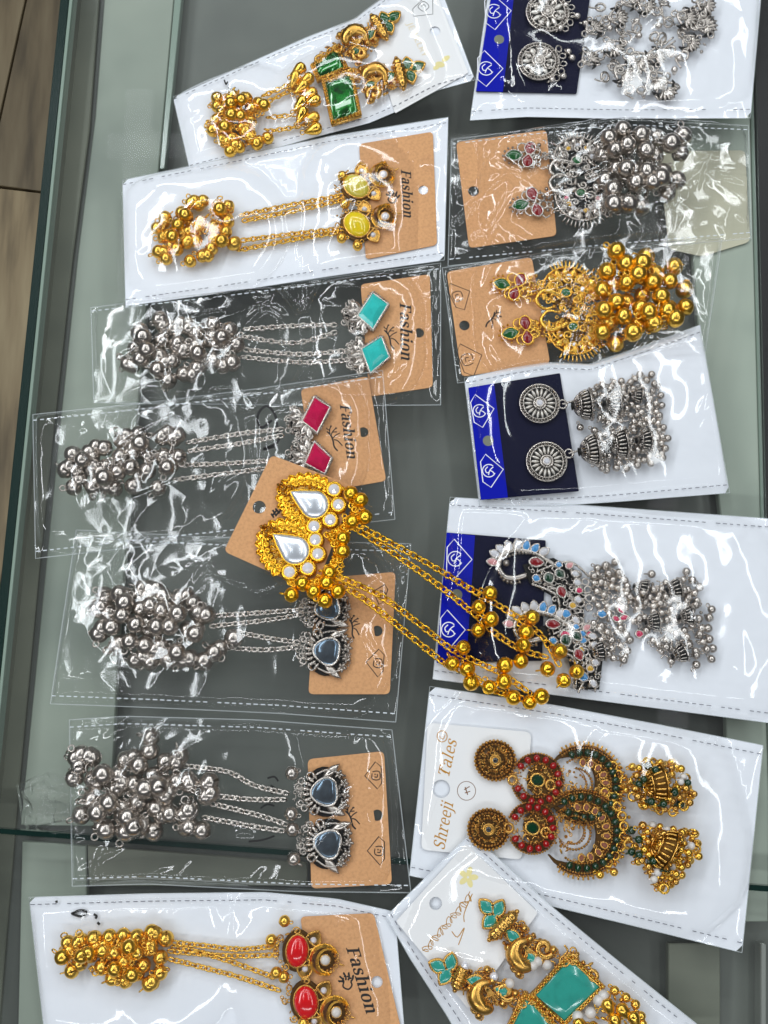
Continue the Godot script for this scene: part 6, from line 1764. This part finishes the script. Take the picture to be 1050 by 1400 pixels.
# the large drop-shaped foiled stone with a crown of cast petals and four round stones
func kundan_earring(label: String, c: Vector2, tip: Vector2, rounds: Array, crown: Array, bells: Array, frill: Array) -> Node3D:
	var root := thing("earring", label, "earring", c, base_h + 0.6)
	var d := (tip - c).normalized()
	var m: Material = M["bright_gold"]
	var g := geo()
	g.plate(pear(c + d * 0.6, 14.6, 11.0, d), 0.3, 1.5, 0.4)
	var away := Vector2.ZERO
	for q in rounds:
		g.plate(ell(q, 4.4, 4.4), 0.3, 1.5, 0.4)
		away += q
	away = (away / rounds.size() - c).normalized()
	part(root, "back_plate", g, M["antique_gold"])
	stone(root, pear(c, 10.4, 7.0, d), 3.2, 2.6, M["kundan"], m, 0.6, "drop_stone")
	for q in rounds:
		stone(root, ell(q, 3.35, 3.35, d, 12), 2.6, 1.6, M["rhinestone"], m, 0.75, "round_stone", 0.15)
	# crown: pierced petals standing round the ear side of the drop
	var path := spots(crown, 3.6)
	for i in path.size():
		var q: Vector2 = path[i]
		var e := (q - c).normalized()
		g = geo()
		g.dome(leaf(q + e * 0.6, 3.0, 2.2, e, 14), 1.3, 1.2, 3)
		g.wire(Array(leaf(q + e * 0.6, 3.0, 2.2, e, 14)), 2.2, 0.5, true)
		g.ball(q + e * 3.2, 2.4, 0.75, 8)
		g.ring(q - e * 1.8, 2.4, 1.0, 0.4, 10)
		part(root, "petal", g, m)
	g = geo()
	filigree(g, pear(c + d * 0.6, 14.4, 10.8, d), 1.9, 1.15, 110)
	g.wire(spline(crown, 6), 2.2, 0.6)
	part(root, "filigree", g, m)
	g = geo()
	beads_along(g, frill, 3.0, 1.15, false, 1.7)
	for q in spots(frill, 1.3):
		g.ring(q + away * 1.8 + Vector2(rng.randf() - 0.5, rng.randf() - 0.5), 3.6, 1.4, 0.42, 10, rng.randf_range(-1, 1), rng.randf() * TAU)
		g.wire(curl(q + away * rng.randf_range(-1.0, 6.0), 1.8, 1.2, away, 1), rng.randf_range(2.0, 5.0), 0.45)
	part(root, "ring_fringe", g, m)
	g = geo()
	for i in 14:                                             # the little floral knob at the point of the drop
		var q := c + d * 13.4 + Vector2.from_angle(i * 2.4) * sqrt(i) * 1.0
		g.ball(q, 2.6 + 0.8 * cos(i), 1.05, 8)
	part(root, "knob", g, M["antique_gold"])
	for q in bells:
		place(root, "bell", "bell", m, q, 5.2, 3.7, Vector3(-away.x, 0.4, -away.y) + Vector3(rng.randf() - 0.5, 0, rng.randf() - 0.5))
	return root

# three leaf stones, a turned bar, a peacock and a framed rectangular stone (green and teal pairs)
func temple_earring(label: String, leaves: Array, barp: Array, body: Vector2, to: Vector2, frame_: Array, lm: Material, sm: Material, s: float, head_leaf: Vector2, low_leaf: Vector2) -> Node3D:
	var root := thing("earring", label, "earring", body, base_h + 0.6)
	var m: Material = M["antique_gold"]
	var f := frame(body, to)
	var x: Vector2 = f.call(1, 0) - body
	var hub: Vector2 = (barp[0] + barp[1]) / 2
	for q in leaves:
		var d: Vector2 = (q - hub).normalized()
		if leaves.size() == 3:
			d = (q - (leaves[0] + leaves[1] + leaves[2]) / 3.0 + (q - hub) * 0.35).normalized()
		stone(root, leaf(q, 3.5 * s, 2.3 * s, d, 18), 1.9, 1.1, lm, m, 0.5 * s, "leaf_stone")
	# the turned bar, a small lathe piece lying flat
	var bx: Vector2 = (barp[1] - barp[0]).normalized()
	var L: float = barp[0].distance_to(barp[1])
	var basis := Basis(Vector3(-bx.y, 0, bx.x), Vector3(bx.x, 0, bx.y), Vector3(0, -1, 0))
	var g := geo()
	var prof := []
	for i in 25:
		var t := i / 24.0
		prof.append(Vector2((0.5 + 2.5 * pow(sin(PI * t), 0.42) * (0.84 + 0.16 * cos(t * 44.0))) * s if i > 0 and i < 24 else 0.02, (t - 0.5) * L))
	g.lathe(Transform3D(basis, Vector3(hub.x, 2.6 + base_h, hub.y)), prof, 14)
	g.ball(barp[0], 2.6, 0.9 * s)
	g.ball(barp[1], 2.6, 0.9 * s)
	part(root, "turned_bar", g, m)
	stone(root, drop(head_leaf, 3.4 * s, 2.1 * s, hub - head_leaf, 0.9, 18), 2.8, 1.2, lm, m, 0.5 * s, "leaf_stone")
	stone(root, drop(low_leaf, 2.6 * s, 1.8 * s, head_leaf - low_leaf, 0.9, 18), 2.6, 1.2, lm, m, 0.45 * s, "leaf_stone")
	# the peacock: a fat curved body, a thin neck, a round head, wing ribs
	g = geo()
	var n := spline([f.call(5.2 * s, 3.4 * s), f.call(2.0 * s, 5.6 * s), f.call(-2.4 * s, 4.6 * s), f.call(-3.6 * s, 0.8 * s), f.call(-1.6 * s, -2.4 * s)], 6)
	var rr := []
	for i in n.size():
		rr.append((0.8 + 2.4 * sin(PI * pow(float(i) / (n.size() - 1), 0.8))) * s)
	g.wire(n, 2.6, rr, false, 10)
	g.ball(f.call(-1.4 * s, -3.2 * s), 3.0, 1.5 * s, 12)
	g.bean(f.call(0.8 * s, -4.2 * s), 2.6, 1.5 * s, 0.5 * s, 0.5 * s, f.call(1.0, -0.7) - body, 8)
	part(root, "peacock_body", g, m)
	g = geo()
	for i in 6:
		var t := i * 0.32 - 0.4
		g.wire(spline([f.call(-4.0 * s, 0), body + x.rotated(t) * 1.2 * s, body + x.rotated(t + 0.25) * 5.0 * s], 5), 3.2, [0.3, 0.35, 0.4, 0.42, 0.42, 0.42, 0.4, 0.38, 0.35, 0.3, 0.25])
	g.wire(curl(f.call(4.6 * s, -4.0 * s), 3.4 * s, 1.1, x, 1.0), 2.4, 1.15 * s)
	g.wire(curl(f.call(1.0 * s, 7.6 * s), 2.4 * s, 1.2, x, -1.0), 2.2, 0.8 * s)
	for q in [[6.4, 0.0], [-5.4, 4.2], [-5.0, -4.6], [7.4, -5.6], [3.0, 8.6]]:
		g.ball(f.call(q[0] * s, q[1] * s), 2.2, 1.5 * s)
		g.ring(f.call(q[0] * s + 1.2, q[1] * s), 1.8, 1.0 * s, 0.35)
	filigree(g, ell(body, 6.6 * s, 6.6 * s, x), 1.4, 1.3 * s, 26)
	part(root, "wing_scrolls", g, m)
	var g2 := geo()
	for q in [hub, head_leaf, low_leaf, body]:
		filigree(g2, ell(q.lerp(body, 0.35), 5.4 * s, 5.0 * s, x), 1.0, 1.35 * s, 12)
	part(root, "filigree", g2, m)
	# the framed stone
	var o := PackedVector2Array(frame_)
	var c: Vector2 = (o[0] + o[1] + o[2] + o[3]) / 4
	var out := PackedVector2Array()
	for q in o:
		out.append(c + (q - c) * 1.0 + (q - c).normalized() * 2.9)
	g = geo()
	g.plate(out, 0.5, 2.6, 0.4)
	for k in [0.0, 1.0]:
		var w := []
		for q in o:
			w.append(q + (q - c).normalized() * (0.5 + k * 2.0))
		g.wire(w + [w[0]], 3.0 - k * 0.3, 0.6)
	part(root, "frame", g, m)
	g = geo()
	for i in 4:
		var p := o[i].lerp(out[i], 0.55)
		var q := o[(i + 1) % 4].lerp(out[(i + 1) % 4], 0.55)
		beads_along(g, [p, q], 3.2, 0.8 * s)
	part(root, "beaded_border", g, M["gold"], "", true)
	g = geo()
	g.dome(o, 2.6, 1.5, 5, false, 0.62)
	part(root, "square_stone", g, sm)
	g = geo()
	var e0: Vector2 = (out[0] + out[1]) / 2
	g.ring(body.lerp(e0, 0.8), 2.4, 1.9 * s, 0.6, 12, 0.5)
	g.ring(body.lerp(e0, 0.62), 2.4, 1.7 * s, 0.6, 12, -0.4)
	filigree(g, ell(body.lerp(e0, 0.72), body.distance_to(e0) * 0.34, 4.6 * s, e0 - body), 1.4, 1.5 * s, 16)
	for k in [-1.0, 1.0]:
		g.wire(curl(e0 + (out[1] - out[0]).normalized() * k * 4.5 * s + (body - e0).normalized() * 2.2, 2.4 * s, 1.2, body - e0, k), 2.4, 0.75 * s)
	g.ring(e0, 2.6, 1.3 * s, 0.45)
	part(root, "link_ring", g, m)
	return root

# gold drops shaped like buds, hung below the frame
func buds(root: Node3D, pts: Array, dir: Vector2, m: Material, s := 1.0) -> void:
	for p in pts:
		var g := geo()
		var d := dir.rotated(rng.randf_range(-0.7, 0.7))
		var b := Basis(Vector3(-d.y, 0, d.x), Vector3(d.x, 0.1, d.y).normalized(), Vector3(0, -1, 0))
		g.lathe(Transform3D(b, Vector3(p.x, 4.2 + base_h + rng.randf(), p.y)), [Vector2(0.02, -5 * s), Vector2(0.8 * s, -4.4 * s), Vector2(2.0 * s, -2.0 * s), Vector2(2.8 * s, 0.6 * s), Vector2(2.4 * s, 2.4 * s), Vector2(1.2 * s, 3.2 * s), Vector2(0.02, 3.4 * s)], 14)
		g.ring(p - d * 5.6 * s, 4.6, 1.0 * s, 0.3, 10, 1.0)
		part(root, "bud", g, m)

# round studs -------------------------------------------------------------
func disc_stud(root: Node3D, c: Vector2, R: float, m: Material, dark: Material, rays: int, gem: Material, h := 0.8) -> void:
	var g := geo()
	g.plate(ell(c, R, R, Vector2.RIGHT, 36), h, h + 1.4, 0.3)
	part(root, "stud_disc", g, dark)
	for i in rays:
		var d := Vector2.from_angle(TAU * i / rays)
		g = geo()
		g.dome(drop(c + d * R * 0.57, R * 0.24, R * 1.45 / rays, -d, 0.5, 14), h + 1.3, 1.1, 4)
		part(root, "ray", g, M["satin_silver"])
	g = geo()
	beads_along(g, Array(ell(c, R * 0.93, R * 0.93, Vector2.RIGHT, 16)), h + 1.6, R * 0.07, true, 2.2)
	g.wire(Array(ell(c, R, R, Vector2.RIGHT, 30)), h + 1.2, R * 0.05, true)
	g.wire(Array(ell(c, R * 0.83, R * 0.83, Vector2.RIGHT, 30)), h + 1.6, R * 0.035, true)
	g.ring(c, h + 2.0, R * 0.3, R * 0.055, 20)
	part(root, "beaded_rim", g, m)
	stone(root, ell(c, R * 0.2, R * 0.2, Vector2.RIGHT, 8), h + 2.0, 1.0, gem, m, R * 0.06, "centre_stone", 0.5)

# a bell-shaped dome lying on its side, mouth along dir, ribbed and edged with beads
func jhumka_dome(root: Node3D, c: Vector2, dir: Vector2, R: float, L: float, m: Material, dark: Material, ribs := 22) -> void:
	var d := dir.normalized()
	var b := Basis(Vector3(-d.y, 0, d.x), Vector3(d.x, 0, d.y), Vector3(0, -1, 0))
	var x := Transform3D(b, Vector3(c.x, R * 0.8 + base_h, c.y))
	var g := geo()
	var prof := [Vector2(0.02, -L * 0.55), Vector2(R * 0.3, -L * 0.5)]
	for i in 8:
		var t := (i + 1) / 8.0
		prof.append(Vector2(R * sin(t * 1.45) * 0.97, L * (-0.45 + 0.95 * t * t * 0.6 + 0.35 * t)))
	g.lathe(x, prof, 22)
	var dm := part(root, "dome", g, dark)
	g = geo()
	for k in ribs:
		var a := TAU * k / ribs
		for seg in [[0.25, 0.5], [0.62, 0.92]]:
			var w := PackedVector3Array()
			for i in 4:
				var t: float = lerpf(seg[0], seg[1], i / 3.0)
				var r := R * sin(t * 1.45) * 0.99
				w.append(x * Vector3(r * cos(a), L * (-0.45 + 0.57 * t * t + 0.35 * t), r * sin(a)))
			g.tube(w, R * 0.07, 5)
	for t in [0.22, 0.56, 1.0]:
		var w := PackedVector3Array()
		var r: float = R * sin(t * 1.45)
		for i in 26:
			w.append(x * Vector3(r * cos(TAU * i / 26), L * (-0.45 + 0.57 * t * t + 0.35 * t), r * sin(TAU * i / 26)))
		g.tube(w, R * 0.06, 5, true)
	part(dm, "ribs", g, m)
	g = geo()
	for i in ribs:
		var a := TAU * i / ribs
		var q: Vector3 = x * Vector3(R * 1.02 * cos(a), L * 0.54, R * 1.02 * sin(a))
		g.lump(Transform3D(Basis.from_scale(Vector3.ONE * R * 0.1), q), 7)
	part(dm, "bead_edge", g, m)

func bead_swarm(root: Node3D, pts: Array, m: Material, r: float, toward: Vector2, hmax: float, called := "bead") -> void:
	heap(root, called, "bead", m, pts, r, toward, hmax / r)

# points scattered in an outline, no closer than gap
func strew(outline: PackedVector2Array, gap: float, count: int) -> Array:
	var lo := outline[0]
	var hi := outline[0]
	for q in outline:
		lo = Vector2(minf(lo.x, q.x), minf(lo.y, q.y))
		hi = Vector2(maxf(hi.x, q.x), maxf(hi.y, q.y))
	var put := []
	for i in count * 30:
		if put.size() >= count:
			break
		var p := Vector2(rng.randf_range(lo.x, hi.x), rng.randf_range(lo.y, hi.y))
		if Geometry2D.is_point_in_polygon(p, outline) and put.all(func(q): return p.distance_to(q) > gap):
			put.append(p)
	return put

# a cast fan: five lobes and a spiral heart
func fan(root: Node3D, c: Vector2, dir: Vector2, s: float, m: Material, dark: Material, called := "fan_link") -> void:
	var d := dir.normalized()
	var g := geo()
	var lift_ := rng.randf_range(0.0, 2.5)
	for k in 6:
		var e := d.rotated((k - 2.5) * 0.36)
		g.bean(c + e * 3.1 * s, 2.2 + lift_, 2.3 * s, 0.75 * s, 0.9, e, 8)
	g.wire(curl(c - d * 0.8 * s, 1.9 * s, 1.8, d, 1), 3.0 + lift_, 0.34 * s)
	g.wire(spline([c + d.rotated(1.5) * 3.4 * s, c - d * 2.8 * s, c + d.rotated(-1.5) * 3.4 * s], 6), 2.4 + lift_, 0.5 * s)
	g.ring(c - d * 3.8 * s, 2.0 + lift_, 1.2 * s, 0.4 * s, 10, rng.randf_range(-0.8, 0.8), rng.randf() * TAU)
	for k in [-1, 1]:
		g.ring(c + d.rotated(k * 1.15) * 4.6 * s, 2.2 + lift_, 1.1 * s, 0.38 * s, 10, rng.randf_range(-0.8, 0.8), rng.randf() * TAU)
	var o := part(root, called, g, m)
	g = geo()
	g.plate(moon(c, 4.6 * s, 4.2 * s, -d, 1.3), 1.2 + lift_, 2.0 + lift_)
	part(o, "back_plate", g, dark)

# flower of one marquise and two drop stones, ringed with wire loops (both peacock pairs)
func trio(root: Node3D, gc: Vector2, r1: Vector2, r2: Vector2, m: Material, dark: Material, s := 1.0) -> void:
	var c := (r1 + r2) / 2
	var d := (gc - c).normalized()
	stone(root, leaf(gc, 3.6 * s, 2.4 * s, d), 2.2, 1.0, M["green"], m, 0.45, "green_stone")
	stone(root, drop(r1, 3.2 * s, 2.3 * s, c - r1, 0.9), 2.2, 1.1, M["ruby"], m, 0.5, "red_stone")
	stone(root, drop(r2, 3.0 * s, 2.2 * s, c - r2, 0.9), 2.4, 1.1, M["ruby"], m, 0.5, "red_stone")
	var g := geo()
	var e := Vector2(-d.y, d.x)
	for k in [-1.0, 1.0]:
		g.ring(c + d * 3.2 + e * k * 4.4, 2.0, 2.0 * s, 0.5)
		g.ring(c - d * 4.0 + e * k * 2.4, 2.0, 1.7 * s, 0.5)
		g.wire(curl(c - d * 1.0 + e * k * 5.6, 1.8, 1.2, e * k, k), 2.0, 0.45)
	for i in 7:
		g.ball(gc + d.rotated((i - 3) * 0.5) * (4.4 - absf(i - 3) * 0.25) * s, 1.8, 0.75, 8)
	for i in 6:
		g.ball(c - d * (5.0 + i * 0.9) + e * sin(i * 2.2) * 1.6, 2.0, 0.95, 8)
	part(root, "flower_rings", g, m)

# peacock crescent: stone-set rows round a green eye, comb of pins on the outer edge
func peacock(root: Node3D, c: Vector2, dir: Vector2, R: float, m: Material, dark: Material, gems: Array, s: float) -> void:
	var d := dir.normalized()
	var e := Vector2(-d.y, d.x) * s
	var g := geo()
	g.plate(ell(c + e * R * 0.12, R * 0.86, R * 0.86, d, 32), 0.8, 2.0, 0.3)
	part(root, "back_plate", g, dark)
	g = geo()
	g.plate(moon(c - e * 0.4, R * 1.0, R * 0.34, -e.rotated(0.35 * s), 1.35), 1.8, 3.2, 0.5)
	g.wire(Array(moon(c - e * 0.4, R * 1.02, R * 0.36, -e.rotated(0.35 * s), 1.35)), 2.8, 0.4, true)
	part(root, "crescent", g, m)
	g = geo()
	for i in 16:
		var t := lerpf(-0.75, 1.25, i / 15.0)
		var w := (e * 1.0).rotated(-t * s)
		g.wire([c + w * R * 0.98, c + w * (R + 3.0)], 1.8, 0.42)
		g.ball(c + w * (R + 3.2), 1.8, 0.62, 7)
	part(root, "comb_pins", g, m, "", true)
	var k := gems.size()
	for i in k:
		var t := lerpf(-1.3, 1.5, float(i) / (k - 1))
		var w := e.rotated(t * s)
		stone(root, ell(c + w * R * 0.6, 1.65, 1.35, w.orthogonal(), 14), 2.6, 0.9, M[gems[i]], m, 0.35, "inlay_stone")
	stone(root, ell(c - e * R * 0.12 - d * R * 0.05, 2.7, 2.3, d, 18), 3.0, 1.2, M["green"], m, 0.5, "eye_stone")
	g = geo()
	var n := spline([c - d * R * 0.2 - e * R * 0.3, c - d * R * 0.9 - e * R * 0.2, c - d * R * 1.15 - e * R * 0.65, c - d * R * 0.8 - e * R * 0.95, c - d * R * 0.4 - e * R * 0.8], 6)
	var rr := []
	for i in n.size():
		rr.append(lerpf(1.5, 0.55, float(i) / (n.size() - 1)))
	g.wire(n, 3.0, rr, false, 8)
	g.ball(n[-1], 3.2, 1.2)
	filigree(g, ell(c, R * 0.95, R * 0.95, d), 2.2, 1.5, 46)
	filigree(g, ell(c + d * R * 0.95, R * 0.5, R * 0.85, d), 2.4, 1.5, 26)
	for i in 7:
		var q := c + Vector2.from_angle(i * 2.4) * R * (0.3 + 0.08 * i)
		g.wire(curl(q, rng.randf_range(1.8, 2.8), 1.3, Vector2.from_angle(i * 1.7), 1 if i % 2 else -1), rng.randf_range(2.6, 4.0), 0.55)
		g.bean(c + Vector2.from_angle(i * 2.4 + 1.0) * R * 0.62, 2.8, 2.4, 1.0, 1.2, Vector2.from_angle(i * 2.0), 10)
	g.wire(curl(c + d * R * 0.5 - e * R * 0.8, 2.2, 1.4, d, -s), 2.6, 0.5)
	part(root, "peacock", g, m)
	for i in 7:                                              # overlapping cast feathers
		var t := lerpf(-1.1, 1.4, i / 6.0)
		var w := e.rotated(-t * s)
		g = geo()
		g.dome(leaf(c + w * R * 0.8, 3.0, 2.1, w), 2.2, 1.5, 4)
		g.wire([c + w * R * 0.6, c + w * R * 1.0], 3.7, 0.3)
		part(root, "feather", g, m)
	g = geo()
	for i in 3:
		g.dome(leaf(c + d * R * (0.95 + 0.22 * i) + e * R * (0.5 - 0.5 * i), 4.2, 2.6, d.rotated(0.5 - 0.5 * i)), 2.4, 2.0, 4)
	part(root, "tail_leaf", g, m)
